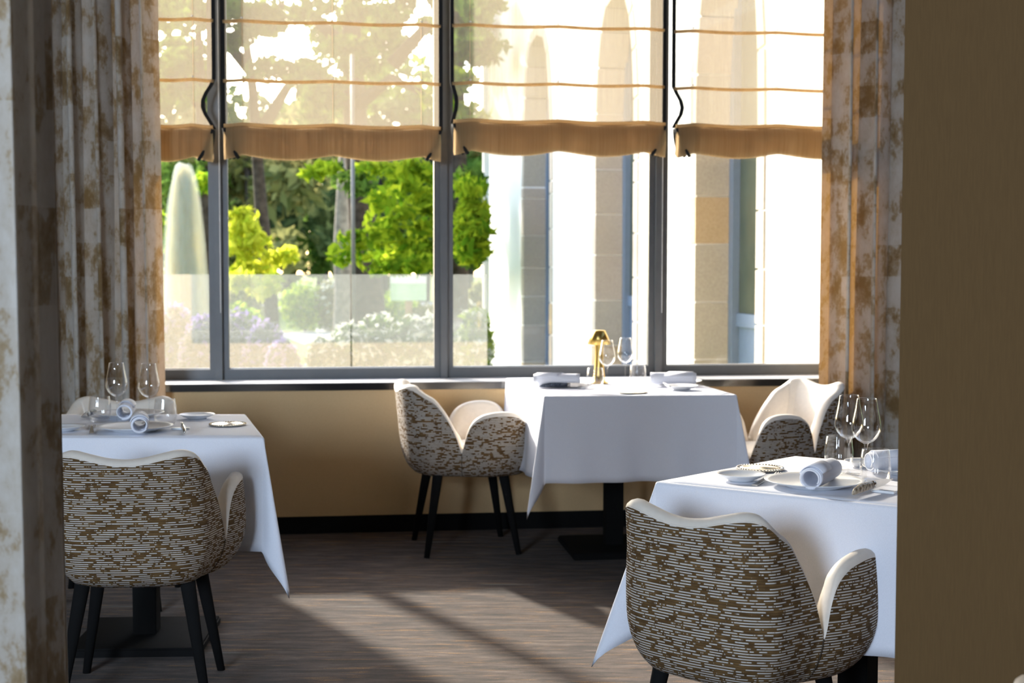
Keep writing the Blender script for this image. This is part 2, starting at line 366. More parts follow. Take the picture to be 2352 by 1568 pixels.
# windows: four glazed bays with grey sashes between three posts
posts = []
for i, (pa, pb) in enumerate(((494, 510), (1012, 1028), (1505, 1522))):
    ua, _ = on_wall(pa, 700, FD - 0.03); ub, _ = on_wall(pb, 700, FD - 0.03); posts.append((ua, ub))
    struct(wbox('trim_%d' % (i + 2), ua, ub, FD - 0.035, FD + 0.06, SILL, WT, M['frame'], bev=0.002))
edges = [uL] + [x for p in posts for x in p] + [uR]
SW = 0.03
for k in range(4):
    a, c = edges[2 * k], edges[2 * k + 1]
    wi = empty('window_%d' % (k + 1), W((a + c) / 2, FD, SILL)); struct(wi)
    inv = wi.matrix_basis.inverted() if False else Matrix.Translation(-Vector(W((a + c) / 2, FD, SILL)))
    def wpart(nm, u0, u1, d0, d1, z0, z1, m, bev=0.002):
        o = wbox(nm, u0, u1, d0, d1, z0, z1, m, wi, bev); o.data.transform(inv); return o
    rail = wpart('bottom_rail', a, c, FD - 0.005, FD + 0.05, SILL, SILL + 0.052, M['frame'])
    wpart('top_rail', a, c, FD - 0.005, FD + 0.05, WT - 0.05, WT, M['frame'])
    wpart('side_stile', a, a + SW, FD - 0.005, FD + 0.05, SILL + 0.052, WT - 0.05, M['frame'])
    wpart('side_stile', c - SW, c, FD - 0.005, FD + 0.05, SILL + 0.052, WT - 0.05, M['frame'])
    wpart('glazing_bead', a + SW, c - SW, FD + 0.02, FD + 0.03, SILL + 0.052, SILL + 0.058, M['bead'], 0).parent = rail
    wpart('glass_pane', a + SW, c - SW, FD + 0.022, FD + 0.028, SILL + 0.052, WT - 0.05, M['pane'], 0)
# ------------------------------------------------------------------ roman blinds
BD = 0.10   # hang this far behind the front of the sill
def blind(label, pxl, pxr, ytop, ybot, battens, knots, bulgeL, bulgeR, chain):
    (u0, _), (u1, _) = on_wall(pxl, 300, BD), on_wall(pxr, 300, BD)
    _, zt = on_wall((pxl + pxr) / 2, ytop, BD); _, zb = on_wall((pxl + pxr) / 2, ybot, BD)
    wd = u1 - u0; c = Vector(W((u0 + u1) / 2, BD, WT)); root = empty('roman_blind', c); tag(root, label, 'blind', 'sheer roman blinds in the window')
    def loc(p): return Vector(p) - c
    kn = [on_wall(k, 300, BD)[0] for k in knots]
    def sag(u):      # scallop between the cord knots
        ks = [u0 - 0.12] + kn + [u1 + 0.12]
        for a, b_ in zip(ks, ks[1:]):
            if a <= u <= b_: t = (u - a) / (b_ - a); return -0.020 * math.sin(PI * t) ** 1.2
        return 0
    z2 = [zt + 0.262 * (i + 1) for i in range(4)]; zs_b = battens
    lv = [zt] + zs_b
    # sheer sheet
    nu, V, UV, Fc = 40, [], [], []
    zs = [zt + (WT - 0.02 - zt) * i / 40 for i in range(41)]
    def inset(z, side):
        b_ = bulgeL if side < 0 else bulgeR
        if not b_: return 0
        lo, hi = zt, lv[1]
        return b_ * math.sin(PI * (z - lo) / (hi - lo)) ** 1.3 if lo < z < hi else 0
    for z in zs:
        a, b_ = u0 + inset(z, -1), u1 - inset(z, 1)
        for i in range(nu + 1):
            u = a + (b_ - a) * i / nu; t = min(abs(z - q) for q in lv + [WT - 0.02]) 
            V.append(loc(W(u, BD + 0.004 * math.sin(u * 9) - 0.01 * min(t, 0.1), z + (sag(u) * 0.4 if z < zt + 0.05 else 0)))); UV.append((u, z))
    for j in range(40):
        for i in range(nu): q = j * (nu + 1) + i; Fc.append((q, q + 1, q + nu + 2, q + nu + 1))
    mesh_obj('sheer_panel', V, Fc, M['sheer'], root, True, UV)
    # side hem seen as a denser strip, black bindings
    for side in (-1, 1):
        P = []
        for z in np.linspace(WT - 0.02, zt, 50):
            u = (u0 + inset(z, -1)) if side < 0 else (u1 - inset(z, 1)); P.append(loc(W(u, BD - 0.012, z)))
        V, Fc = [], []
        for p in P:
            for du, dd in ((-0.0095, -0.004), (0.0095, -0.004), (0.0095, 0.004), (-0.0095, 0.004)): V.append(p + E1 * du + NW * dd)
        for i in range(len(P) - 1):
            for k in range(4): Fc.append((i * 4 + k, i * 4 + (k + 1) % 4, i * 4 + 4 + (k + 1) % 4, i * 4 + 4 + k))
        mesh_obj('edge_binding', V, Fc, M['binding'], root)
        # the binding gathers in loops beside the folded stack
        for k in range(3):
            s = side * -1; uu = u0 if side < 0 else u1
            pts = [loc(W(uu + s * (0.004 + 0.02 * k * t + 0.03 * t * t), BD - 0.02 - 0.02 * k, zt - 0.005 + (zb - 0.012 - zt) * t)) for t in np.linspace(0, 1, 8)]
            v, f = tube(pts, 0.0085, 6); mesh_obj('binding_fold', v, f, M['binding'], root, True)
    # batten tapes
    tapes = []
    for z in zs_b:
        pts = [loc(W(u0 + wd * i / 24, BD - 0.012, z + 0.35 * sag(u0 + wd * i / 24))) for i in range(25)]
        v, f = tube(pts, 0.0085, 6); tapes += [None]; tapes[-1] = mesh_obj('batten_tape', v, f, M['tape'], root, True, [(p[0], p[2]) for p in v])
    # folded stack: three overlapping folds with a scalloped lower edge
    for k in range(3):
        V, UV, Fc = [], [], []; nu2 = 48; rows = 9
        for j in range(rows + 1):
            t = j / rows
            for i in range(nu2 + 1):
                u = u0 + 0.004 + (wd - 0.008) * i / nu2; sg = sag(u)
                bulge = 0.022 * math.sin(PI * t) + 0.012 * (1 + math.cos(2 * PI * i / 12)) * 0.25
                z = zt + 0.012 + (zb + 0.008 * k - zt - 0.012) * t + sg * (0.45 + 0.75 * t)
                V.append(loc(W(u, BD - 0.018 - 0.016 * (2 - k) - bulge, z))); UV.append((u * 0.5, z))
        for j in range(rows):
            for i in range(nu2): q = j * (nu2 + 1) + i; Fc.append((q, q + 1, q + nu2 + 2, q + nu2 + 1))
        mesh_obj('stack_fold', V, Fc, M['stack'], root, True, UV)
    V, Fc = tube([loc(W(u0 + 0.004 + (wd - 0.008) * i / 48, BD - 0.056, zt + 0.014 + 0.45 * sag(u0 + wd * i / 48))) for i in range(49)], 0.0095, 6)
    mesh_obj('stack_top_hem', V, Fc, M['tape'], root, True, [(p[0], p[2]) for p in V])
    # cord rings and cords
    for u in kn:
        for z, hold in [(zt + 0.022, None)] + [(q + 0.012, tp) for q, tp in zip(zs_b, tapes)]:
            v, f = lathe([(0.0, -0.004), (0.004, -0.003), (0.005, 0), (0.004, 0.003), (0.0, 0.004)], 8)
            o = mesh_obj('cord_ring', v, f, M['bead'], hold or root, True); o.location = loc(W(u, BD - 0.022, z))
        v, f = tube([loc(W(u, BD + 0.008, zt)), loc(W(u, BD + 0.008, WT - 0.02))], 0.0012, 5); mesh_obj('lift_cord', v, f, M['tape'], root, False, [(0, 0)] * len(v))
    wv = box_bm(u0, u1, BD - 0.03, BD + 0.03, WT - 0.02, WT, fn=lambda a, b_, z: tuple(Vector(W(a, b_, z)) - c)); bm_obj('head_rail', wv, M['frame'], root)
    if chain:
        uc, zc = on_wall(chain[0], chain[1], 0.18); V, Fc = [], []
        n = int((WT - 0.02 - zc) / 0.0065); parts = []
        for i in range(n):
            p = Vector(W(uc, 0.18, WT - 0.02 - i * 0.0065)) - c; r = 0.0026
            v = [p + Vector(q) * r for q in ((1, 0, 0), (0, 1, 0), (-1, 0, 0), (0, -1, 0), (0, 0, 1.1), (0, 0, -1.1))]
            parts.append((v, [(0, 1, 4), (1, 2, 4), (2, 3, 4), (3, 0, 4), (1, 0, 5), (2, 1, 5), (3, 2, 5), (0, 3, 5)]))
        v, f = join(*parts); o = mesh_obj('bead_chain', v, f, M['bead'], root); o['kind'] = 'stuff'
    return root
def zat(px, py): return on_wall(px, py, BD - 0.012)[1]
def bats(px, y1, y2):
    z1, z2 = zat(px, y1), zat(px, y2); s = z1 - z2
    r = [z2, z1]
    while r[-1] + s < WT - 0.05: r.append(r[-1] + s)
    return r
blind('narrow sheer roman blind beside the mottled curtain behind the curtain-side table', 300, 493, 296, 362, bats(430, 43, 182), [330, 445], 0, 0.055, (507, 722))
blind('wide sheer roman blind hanging in front of the trees', 514, 1012, 297, 360, bats(760, 52, 187), [558, 765, 968], 0, 0, None)
blind('wide sheer roman blind overlapping tree branches and a white church facade', 1038, 1524, 287, 350, bats(1280, 61, 193), [1080, 1280, 1477], 0.022, 0, (1520, 722))
blind('sheer roman blind with the white facade behind, beside the golden curtain', 1545, 1930, 297, 356, bats(1740, 74, 204), [1588, 1780], 0.045, 0, None)
# ------------------------------------------------------------------ curtains
def curtain(name, label, path, pitch, amp, z0, z1, flare=(0, 0), seed=0, skew=0.35):
    path = [Vector(p) for p in path]; seg = [(b_ - a).length for a, b_ in zip(path, path[1:])]; tot = sum(seg)
    rng = random.Random(seed); n = int(tot / pitch * 22); rows = 30; V, UV, Fc = [], [], []
    ph, amps, x = [], [], 0.0
    for i in range(n + 1): ph.append(x); amps.append(1.0); x += 2 * PI / 22 * (1 + 0.35 * math.sin(i * 0.13 + seed) )
    base = []
    for i in range(n + 1):
        s = tot * i / n; k = 0
        while k < len(seg) - 1 and s > seg[k]: s -= seg[k]; k += 1
        d = (path[k + 1] - path[k]).normalized(); base.append((path[k] + d * s, d))
    arc = 0; prev = None; arcs = []
    for i, (p, d) in enumerate(base):
        nrm = Vector((-d.y, d.x)); q = p + nrm * amp * math.sin(ph[i]) + d * amp * skew * math.sin(2 * ph[i])
        if prev is not None: arc += (q - prev).length
        prev = q; arcs.append(arc)
    for j in range(rows + 1):
        z = z0 + (z1 - z0) * j / rows; t = 1 - j / rows
        for i, (p, d) in enumerate(base):
            nrm = Vector((-d.y, d.x)); a = amp * (1 + 0.25 * t * math.sin(i * 0.07 + seed)) 
            q = p + nrm * a * math.sin(ph[i] + 0.25 * math.sin(z * 1.3 + i * 0.02)) + d * a * skew * math.sin(2 * ph[i])
            q = q + Vector(flare) * t; V.append((q.x, q.y, z)); UV.append((arcs[i], z))
    for j in range(rows):
        for i in range(n): q = j * (n + 1) + i; Fc.append((q, q + 1, q + n + 2, q + n + 1))
    o = mesh_obj(name, V, Fc, M['curtain'], None, True, UV); tag(o, label, 'curtain', None); return o
def wxy(px, d): u, _ = on_wall(px, 600, d); p = W(u, d, 0); return (p[0], p[1])
curtain('window_curtain', 'mottled beige and ochre velvet curtain hanging behind the table with two chairs facing', [wxy(60, -0.20), wxy(355, -0.14)], 0.105, 0.065, 0.02, CEIL - 0.05, (0.03, 0), 3)
curtain('window_curtain', 'mottled velvet curtain glowing golden between window and brown partition', [wxy(1885, -0.13), wxy(2120, -0.20)], 0.15, 0.06, 0.02, CEIL - 0.05, (0.0, 0), 11)
curtain('doorway_curtain', 'heavy mottled beige velvet curtain in the foreground framing the room', [(-1.15, 1.87), (-0.745, 2.22), (-0.85, 2.50), (-0.922, 2.75)], 0.17, 0.032, 0.02, CEIL - 0.05, (0.028, 0), 5)
# ------------------------------------------------------------------ upholstered chairs
def make_chair():
    root = empty('tub_chair')
    half = [(0, -.290, .742), (.05, -.288, .746), (.10, -.283, .757), (.145, -.273, .766), (.178, -.252, .766), (.203, -.226, .754), (.214, -.192, .727), (.221, -.158, .704), (.227, -.130, .664), (.233, -.104, .615),
            (.238, -.080, .560), (.244, -.066, .510), (.2465, -.058, .485), (.250, -.050, .505), (.256, -.037, .560), (.266, -.014, .606), (.278, .025, .634), (.288, .07, .646), (.291, .12, .650), (.286, .17, .646), (.275, .208, .630),
            (.262, .240, .590), (.242, .264, .515), (.215, .278, .430), (.17, .287, .408), (.09, .292, .404), (0, .293, .404)]
    loop = [(-x, y, h) for x, y, h in half[1:-1]][::-1]
    ctrl = half + loop; k0 = len(half) - 1; ctrl = ctrl[k0:] + ctrl[:k0]
    pts = []; sub = 5; n = len(ctrl)
    for i in range(n):
        p0, p1, p2, p3 = (Vector(ctrl[(i + k) % n]) for k in (-1, 0, 1, 2))
        for j in range(sub):
            t = j / sub; pts.append(0.5 * ((2 * p1) + (p2 - p0) * t + (2 * p0 - 5 * p1 + 4 * p2 - p3) * t * t + (3 * p1 - p0 - 3 * p2 + p3) * t ** 3))
    for p in pts: p.z -= 0.016 if p.z > 0.46 else 0.0
    n = len(pts); z0 = 0.352
    nor = []
    for i in range(n):
        d = pts[(i + 1) % n] - pts[i - 1]; nor.append(Vector((d.y, -d.x, 0)).normalized())   # outward
    # rim thickness
    arc = [0]
    for i in range(1, n): arc.append(arc[-1] + (pts[i].xy - pts[i - 1].xy).length)
    def outer(i, z):
        p = pts[i]; t = min(1, max(0, (z - z0) / 0.14)); c = 1 - 0.30 * (1 - math.sqrt(max(0, 1 - (1 - t) ** 2)))
        x, y = p.x * c, p.y * c
        back = min(1, max(0, (-0.02 - p.y) / 0.2))
        y -= back * max(0, z - 0.45) * 0.10; x += nor[i].x * 0.012 * math.sin(PI * min(1, max(0, (z - z0) / 0.3)))
        return Vector((x, y, z))
    rows = 16; V, UV, Fc = [], [], []
    for j in range(rows + 1):
        v = j / rows
        for i in range(n):
            h = pts[i].z; vv = v ** 1.25; z = z0 + (h - z0) * vv; V.append(outer(i, z)); UV.append((arc[i], V[-1].z))
    for j in range(rows):
        for i in range(n): k = (i + 1) % n; Fc.append((j * n + i, j * n + k, (j + 1) * n + k, (j + 1) * n + i))
    c = len(V); V.append(Vector((0, 0, z0 - 0.004))); UV.append((0, 0))
    for i in range(n): Fc.append((c, (i + 1) % n, i))
    shell = mesh_obj('outer_shell', V, Fc, M['weave'], root, True, UV)
    # cream lining: rounded rim plus the inside
    V, Fc = [], []; prof = 7; inn = 6
    for i in range(n):
        h = pts[i].z; low = h < 0.45; th = 0.052 if pts[i].y < -0.055 else 0.046
        top = outer(i, h); top.z += 0.0
        for k in range(prof):
            a = PI * k / (prof - 1); off = th * (1 - math.cos(a)) / 2 - 0.001; V.append(top - nor[i] * off + Vector((0, 0, 0.019 * math.sin(a) - 0.003)))
        zb = min(h - 0.01, 0.435)
        for k in range(1, inn + 1):
            z = h - 0.003 + (zb - h) * k / inn; q = outer(i, max(z, 0.44)); q.z = z
            V.append(q - nor[i] * (th + 0.004 + 0.02 * math.sin(PI * k / inn)))
    m = prof + inn
    for i in range(n):
        k = (i + 1) % n
        for j in range(m - 1): Fc.append((i * m + j, k * m + j, k * m + j + 1, i * m + j + 1))
    mesh_obj('inner_lining', V, Fc, M['cream'], root, True)
    # seat cushion
    V, Fc = [], []
    rr = [(0.70, 0.40), (0.80, 0.41), (0.84, 0.43), (0.82, 0.455), (0.74, 0.472), (0.5, 0.480), (0.2, 0.482), (0.0, 0.482)]
    for s, z in rr:
        for i in range(0, n, 3):
            p = pts[i]; V.append(Vector((p.x * s * 1.0, 0.012 + p.y * s * (1.12 if p.y > 0.2 else 1.0), z)))
    q = len(range(0, n, 3))
    for j in range(len(rr) - 1):
        for i in range(q): Fc.append((j * q + i, j * q + (i + 1) % q, (j + 1) * q + (i + 1) % q, (j + 1) * q + i))
    mesh_obj('seat_cushion', V, Fc, M['cream'], root, True)
    for sx in (-1, 1):
        iN = min(range(n), key=lambda i: (pts[i].x - sx * 0.2465) ** 2 + (pts[i].y + 0.058) ** 2)
        seam = [outer(iN, z) + nor[iN] * 0.0005 for z in np.linspace(0.36, pts[iN].z, 10)]
        v, f = tube(seam, 0.0018, 5); mesh_obj('side_seam', v, f, M['seam'], shell, True)
        for sy in (-1, 1):
            v, f = tube([(sx * .150, sy * .145, .40), (sx * .156, sy * .152, .34), (sx * .212, sy * .208, 0.0)], [.024, .0225, .0125], 14)
            mesh_obj('leg', v, f, M['matteblack'], root, True)
    return root
chair0 = make_chair(); chairs = []
def place_chair(x, y, rz, label, scale=1.0):
    o = chair0 if not chairs else copy_tree(chair0); chairs.append(o); o.location = (x, y, 0); o.rotation_euler = (0, 0, rz); o.scale = scale if isinstance(scale, tuple) else (scale,) * 3
    tag(o, label, 'chair', 'streaky woven tub chairs'); return o
def face(dx, dy): return math.atan2(dy, dx) - PI / 2
place_chair(-1.13, 4.355, face(-0.08, 1), 'woven tub chair with its broad brown back turned, beside the foreground curtain', (1.0, 0.86, 1.0))
place_chair(0.545, 3.36, face(0.64, 0.77), 'brown streaked tub chair at the table beside the brown partition', (0.93, 0.83, 1.0))
place_chair(-0.215, 6.55, face(math.cos(0.20), math.sin(0.20)), 'tub chair seen side-on under the window, backing away from the brass lamp table')
place_chair(1.175, 6.52, face(-0.90, -0.43), 'tub chair showing its cream inner back beside the golden curtain')
place_chair(-1.545, 5.51, face(0.06, -1), 'cream-lined tub chair facing the foreground across the curtain-side table')
place_chair(1.03, 2.04, face(0.35, 0.94), 'tub chair of which only a cream rim shows in front of the brown partition')
# ------------------------------------------------------------------ tables and cloths
TZ = 0.75
def cloth(label, quad, Lh, seedv=0, flare=(0.07, 0.07, 0.02, 0.07), tipf=(0.2, 0.2, 0.1, 0.1)):
    q = [Vector((p.x, p.y, 0)) for p in quad]; cen = sum(q, Vector()) / 4; rng = random.Random(seedv)
    V, Fc = [], []
    def idx(p): V.append(Vector((p.x, p.y, p.z)) - Vector((cen.x, cen.y, 0))); return len(V) - 1
    out = []
    for i in range(4):
        d = (q[(i + 1) % 4] - q[i]).normalized(); out.append(Vector((d.y, -d.x, 0)))
    na = 14
    g = [[idx(q[0].lerp(q[1], a / na).lerp(q[3].lerp(q[2], a / na), b_ / na) + Vector((0, 0, TZ))) for a in range(na + 1)] for b_ in range(na + 1)]
    for b_ in range(na):
        for a in range(na): Fc.append((g[b_][a], g[b_][a + 1], g[b_ + 1][a + 1], g[b_ + 1][a]))
    rows = 16
    def drop(r, fl):
        # small rounded edge, then a slanted fall
        if r < 0.014: a = r / 0.014 * (PI / 2); return 0.009 * math.sin(a), 0.009 * (1 - math.cos(a))
        o = 0.009 + fl * (r - 0.014); return o, 0.009 + math.sqrt(max(0, (r - 0.014) ** 2 - (fl * (r - 0.014)) ** 2))
    def rj(j, mx): return 0.0 if j == 0 else 0.014 * j / 3 if j <= 3 else 0.014 + (mx - 0.014) * (j - 3) / (rows - 3)
    phs = [rng.uniform(0, 6) for _ in range(8)]
    for i in range(4):
        a, c = q[i], q[(i + 1) % 4]; ns = 40; col = []
        for s in range(ns + 1):
            t = s / ns; cc = []
            for j in range(rows + 1):
                r = rj(j, Lh); wv = (0.020 * math.sin(11 * t + phs[i]) + 0.014 * math.sin(23 * t + phs[i + 4])) * math.sin(PI * t) ** 0.7 * (r / Lh) ** 1.3 * (0.3 if i == 2 else 1)
                o, dz = drop(r, flare[i]); cc.append(idx(a.lerp(c, t) + out[i] * (o + wv) + Vector((0, 0, TZ - dz))))
            col.append(cc)
        for s in range(ns):
            for j in range(rows): Fc.append((col[s][j], col[s][j + 1], col[s + 1][j + 1], col[s + 1][j]))
    for i in range(4):     # corner between side i-1 and side i
        o0, o1 = out[i - 1], out[i]; p = q[i]; ns = 28; col = []
        for s in range(ns + 1):
            th = PI / 2 * s / ns; mx = Lh / max(math.cos(th), math.sin(th)); dirv = (o0 * math.cos(th) + o1 * math.sin(th)).normalized(); cc = []
            tw = math.sin(2 * th); ridge = tw ** 3; groove = math.sin(4 * th) ** 2 * tw
            for j in range(rows + 1):
                r = rj(j, mx); fl = flare[i - 1] * math.cos(th) ** 2 + flare[i] * math.sin(th) ** 2 + (tipf[i] - 0.05) * ridge - 0.05 * groove
                o, dz = drop(r, fl); cc.append(idx(p + dirv * o + Vector((0, 0, TZ - dz))))
            col.append(cc)
        for s in range(ns):
            for j in range(rows): Fc.append((col[s][j], col[s][j + 1], col[s + 1][j + 1], col[s + 1][j]))
    o = mesh_obj('tablecloth', V, Fc, M['linen'], None, True); bm = bmesh.new(); bm.from_mesh(o.data)
    bmesh.ops.remove_doubles(bm, verts=bm.verts, dist=0.0006); bmesh.ops.recalc_face_normals(bm, faces=bm.faces); bm.to_mesh(o.data); bm.free()
    o.data.polygons.foreach_set('use_smooth', [True] * len(o.data.polygons))
    o.location = (cen.x, cen.y, 0); md = o.modifiers.new('thickness', 'SOLIDIFY'); md.thickness = 0.0016; md.offset = -1
    tag(o, label, 'tablecloth', 'white linen tablecloths'); return cen
def table(label, quad, cen, rz):
    root = empty('pedestal_table', (cen.x, cen.y, 0)); tag(root, label, 'table', 'black pedestal tables')
    pts = [(p.x - cen.x, p.y - cen.y) for p in quad]; k = 0.985
    bm_obj('table_top', slab([(x * k, y * k) for x, y in pts], TZ - 0.032, TZ - 0.003), M['black'], root)
    def rot(x, y, z): return (x * math.cos(rz) - y * math.sin(rz), x * math.sin(rz) + y * math.cos(rz), z)
    bm_obj('pedestal_column', box_bm(-.04, .04, -.04, .04, 0.03, TZ - 0.032, fn=rot), M['matteblack'], root, bev=0.003)
    bm_obj('base_plate', box_bm(-.22, .22, -.22, .22, 0, 0.03, fn=rot), M['matteblack'], root, bev=0.006)
def corners(*pix): return [at_z(x, y, TZ) for x, y in pix]
# left table (its near edge runs parallel to the picture)
a1, a2 = at_z(601, 1003, TZ), at_z(560, 951, TZ); wv = Vector((-0.74, -0.005, 0)); a2.x -= 0.0
QL = [a1 + wv, a1, a2, a2 + wv]
cL = cloth('white tablecloth on the table between two tub chairs beside the foreground curtain', QL, 0.37, 1)
table('black pedestal table under the white cloth beside the foreground curtain', QL, cL, 0.05)
# middle table under the window
b0, b1, b3 = corners((1252.6, 908.7), (1688, 905.6), (1166, 868))
QC = [b0, b1, b1 + (b3 - b0), b3]
cC = cloth('white tablecloth on the table with the brass lamp under the window', QC, 0.37, 2, (0.07, 0.07, 0.0, 0.06), (0.22, 0.2, 0.05, 0.1))
table('black pedestal table carrying the brass lamp under the window', QC, cC, TH)
# right table beside the partition
r0, r3, rx = at_z(1513, 1105, TZ), at_z(1826, 1047, TZ), at_z(2058, 1161, TZ)
ac = (rx - r0).normalized() * 0.74; QR = [r0, r0 + ac, r3 + ac, r3]
cR = cloth('white tablecloth on the table beside the brown partition', QR, 0.36, 3, (0.04, 0.04, 0.04, 0.12), (0.30, 0.16, 0.16, 0.16))
table('black pedestal table half hidden by the brown partition', QR, cR, -0.61)
# ------------------------------------------------------------------ tableware
CZ = TZ + 0.001
def put(o, px, py, rz=0, z=CZ):
    p = at_z(px, py, z); o.location = p; o.rotation_euler = (0, 0, rz); return o
def wine_glass(h=0.21):
    root = empty('wine_glass'); k = h / 0.21
    bowl = [(0.002, .093), (0.010, .095), (.022, .102), (.031, .113), (.0365, .126), (.0375, .137), (.036, .150), (.0325, .168), (.0285, .188), (.0255, .208), (.0250, .210),
            (.0247, .2095), (.0275, .188), (.0315, .168), (.0350, .150), (.0365, .137), (.0355, .127), (.030, .115), (.021, .1045), (.009, .0975), (0.0, .0965)]
    v, f = lathe([(r * k, z * k) for r, z in bowl], 36); mesh_obj('bowl', v, f, M['crystal'], root, True)
    v, f = lathe([(r * k, z * k) for r, z in [(.0045, .003), (.0032, .010), (.0024, .030), (.0023, .060), (.0028, .080), (.0055, .092), (.008, .0945)]], 16); mesh_obj('stem', v, f, M['crystal'], root, True)
    v, f = lathe([(r * k, z * k) for r, z in [(0, 0.0), (.034, 0.0), (.0355, .0008), (.034, .0016), (.018, .0026), (.008, .0045), (.0045, .008)]], 36); mesh_obj('foot', v, f, M['crystal'], root, True)
    return root
def tumbler():
    root = empty('tumbler')
    def fl(i, a): return 1 + (0.010 * math.cos(22 * a) if 2 <= i <= 5 or 9 <= i <= 12 else 0)
    prof = [(0, 0), (.022, 0), (.030, .004), (.0355, .016), (.0385, .034), (.0385, .050), (.0365, .068), (.0335, .090), (.0325, .0905), (.0352, .068), (.0368, .050), (.0365, .034), (.033, .018), (.026, .010), (0, .009)]
    v, f = lathe(prof, 88, fl); mesh_obj('fluted_wall', v[:88 * 9], [q for q in f if max(q) < 88 * 9], M['crystal'], root, True)
    mesh_obj('inner_wall', v[88 * 8:], [tuple(i - 88 * 8 for i in q) for q in f if min(q) >= 88 * 8], M['crystal'], root, True)
    return root
def plate(r, foot=0.55, dep=0.018):
    v, f = lathe([(0, 0), (r * foot, 0), (r * foot + .003, .003), (r * .8, dep * .55), (r * .97, dep * .93), (r, dep), (r * .985, dep + .0012), (r * .9, dep * .86), (r * .6, dep * .42), (r * .3, dep * .30), (0, dep * .28)], 48)
    return mesh_obj('plate', v, f, M['porcelain'], None, True)
def coaster():
    root = empty('silver_coaster'); r = 0.064
    v, f = lathe([(0, .0), (r * .93, 0), (r * .95, .004), (r * .86, .0055), (r * .80, .0035), (0, .003)], 48); mesh_obj('dish', v, f, M['silver'], root, True)
    parts = []
    for k in range(44):
        a = 2 * PI * k / 44; s, g = lathe([(0, -.0036), (.0032, -.0018), (.0036, 0), (.0032, .0018), (0, .0036)], 8)
        parts.append(([Vector(p) + Vector((r * .95 * math.cos(a), r * .95 * math.sin(a), .0045)) for p in s], g))
    v, f = join(*parts); o = mesh_obj('beaded_rim', v, f, M['silver'], root, True); o['kind'] = 'stuff'
    return root
def napkin(length=0.2, r=0.026, flap=0.0):
    V, Fc = [], []; turns = 1.9; n = 60; ny = 10
    for i in range(n + 1):
        t = i / n; a = 2 * PI * turns * t - 0.6; rr = r * (0.80 + 0.20 * t)
        for j in range(ny + 1):
            y = -length / 2 + length * j / ny + 0.012 * (t - .5) * (1 if j in (0, ny) else 0.6)
            V.append((rr * math.cos(a) * 1.04, y, r * 0.97 + rr * math.sin(a) * 0.97))
    for i in range(n):
        for j in range(ny): q = i * (ny + 1) + j; Fc.append((q, q + ny + 1, q + ny + 2, q + 1))
    root = empty('napkin_roll')
    o = mesh_obj('rolled_cloth', V, Fc, M['linen'], root, True); md = o.modifiers.new('thickness', 'SOLIDIFY'); md.thickness = 0.0042; md.offset = 0
    V = []; m = 14
    for i in range(m + 1):
        a = PI * 0.15 + PI * 0.75 * i / m; rr = r + 0.0032
        for j in range(2):
            y = -length / 2 * 0.9 if j == 0 else (0.02 + 0.055 * (i / m - 0.5))
            V.append((rr * math.cos(a) * 1.04, y, r * .97 + rr * math.sin(a) * .97))
    Fc = [(2 * i, 2 * i + 2, 2 * i + 3, 2 * i + 1) for i in range(m)]
    o = mesh_obj('folded_flap', V, Fc, M['linen'], root, True); md = o.modifiers.new('thickness', 'SOLIDIFY'); md.thickness = 0.002
    return root
def fork():
    root = empty('fork')
    def strip(ys, ws, zs, th=0.0025):
        V = []
        for y, w_, z in zip(ys, ws, zs): V += [(-w_, y, z), (w_, y, z), (w_, y, z + th), (-w_, y, z + th)]
        Fc = [(3, 2, 1, 0)] + [(4 * i + k, 4 * i + (k + 1) % 4, 4 * i + 4 + (k + 1) % 4, 4 * i + 4 + k) for i in range(len(ys) - 1) for k in range(4)]
        e = 4 * (len(ys) - 1); Fc.append((e, e + 1, e + 2, e + 3)); return V, Fc
    v, f = strip([-.10, -.06, 0, .03, .045, .055], [.0075, .0065, .0035, .003, .008, .0115], [0, .002, .008, .009, .007, .006]); mesh_obj('handle', v, f, M['steel'], root)
    for k in range(4):
        x = -.0095 + .0063 * k; v, f = strip([.053, .07, .09, .105], [.0019, .0016, .0014, .0008], [.006, .003, .003, .006], .002)
        mesh_obj('tine', [(a + x, b_, c) for a, b_, c in v], f, M['steel'], root)
    return root
def knife(handle):
    root = empty('table_knife')
    V = [(-.002, 0, .012), (.002, 0, .012), (.002, .02, .024), (-.002, .02, .024), (-.0012, .11, .010), (.0012, .11, .010), (0, .07, .024), (0, .108, .014)]
    ys = np.linspace(0, .115, 9); V = []
    for i, y in enumerate(ys):
        t = i / 8; hh = .020 * (1 - .55 * t ** 2.5); z = .006
        V += [(-.0014, y, z + (.012 * t ** 3)), (.0014, y, z + (.012 * t ** 3)), (.0014, y, z + hh), (-.0014, y, z + hh)]
    Fc = [(3, 2, 1, 0)] + [(4 * i + k, 4 * i + (k + 1) % 4, 4 * i + 4 + (k + 1) % 4, 4 * i + 4 + k) for i in range(8) for k in range(4)] + [(32, 33, 34, 35)]
    mesh_obj('blade', V, Fc, M['steel'], root)
    v, f = tube([(0, 0, .016), (0, -.03, .0165), (0, -.07, .016), (0, -.10, .012), (0, -.112, .008)], [.0085, .0105, .0110, .008, .003], 10)
    v = [(p[0] * .65, p[1], p[2]) for p in v]; mesh_obj('handle', v, f, M[handle], root, True)
    v, f = tube([(0, .0, .016), (0, .012, .016)], [.0098, .0085], 10); mesh_obj('bolster', [(p[0] * .65, p[1], p[2]) for p in v], f, M['steel'], root, True)
    return root
def knife_rest():
    b_ = box_bm(-.03, .03, -.009, .009, 0, .006); return bm_obj('knife_rest', b_, M['porcelain'], None, bev=0.0015)
def put_k(k, px, py, rz): put(k, px, py, rz, CZ); return k
wg0, tb0, co0, fk0 = wine_glass(), tumbler(), coaster(), fork(); nk0 = napkin()
used = set()
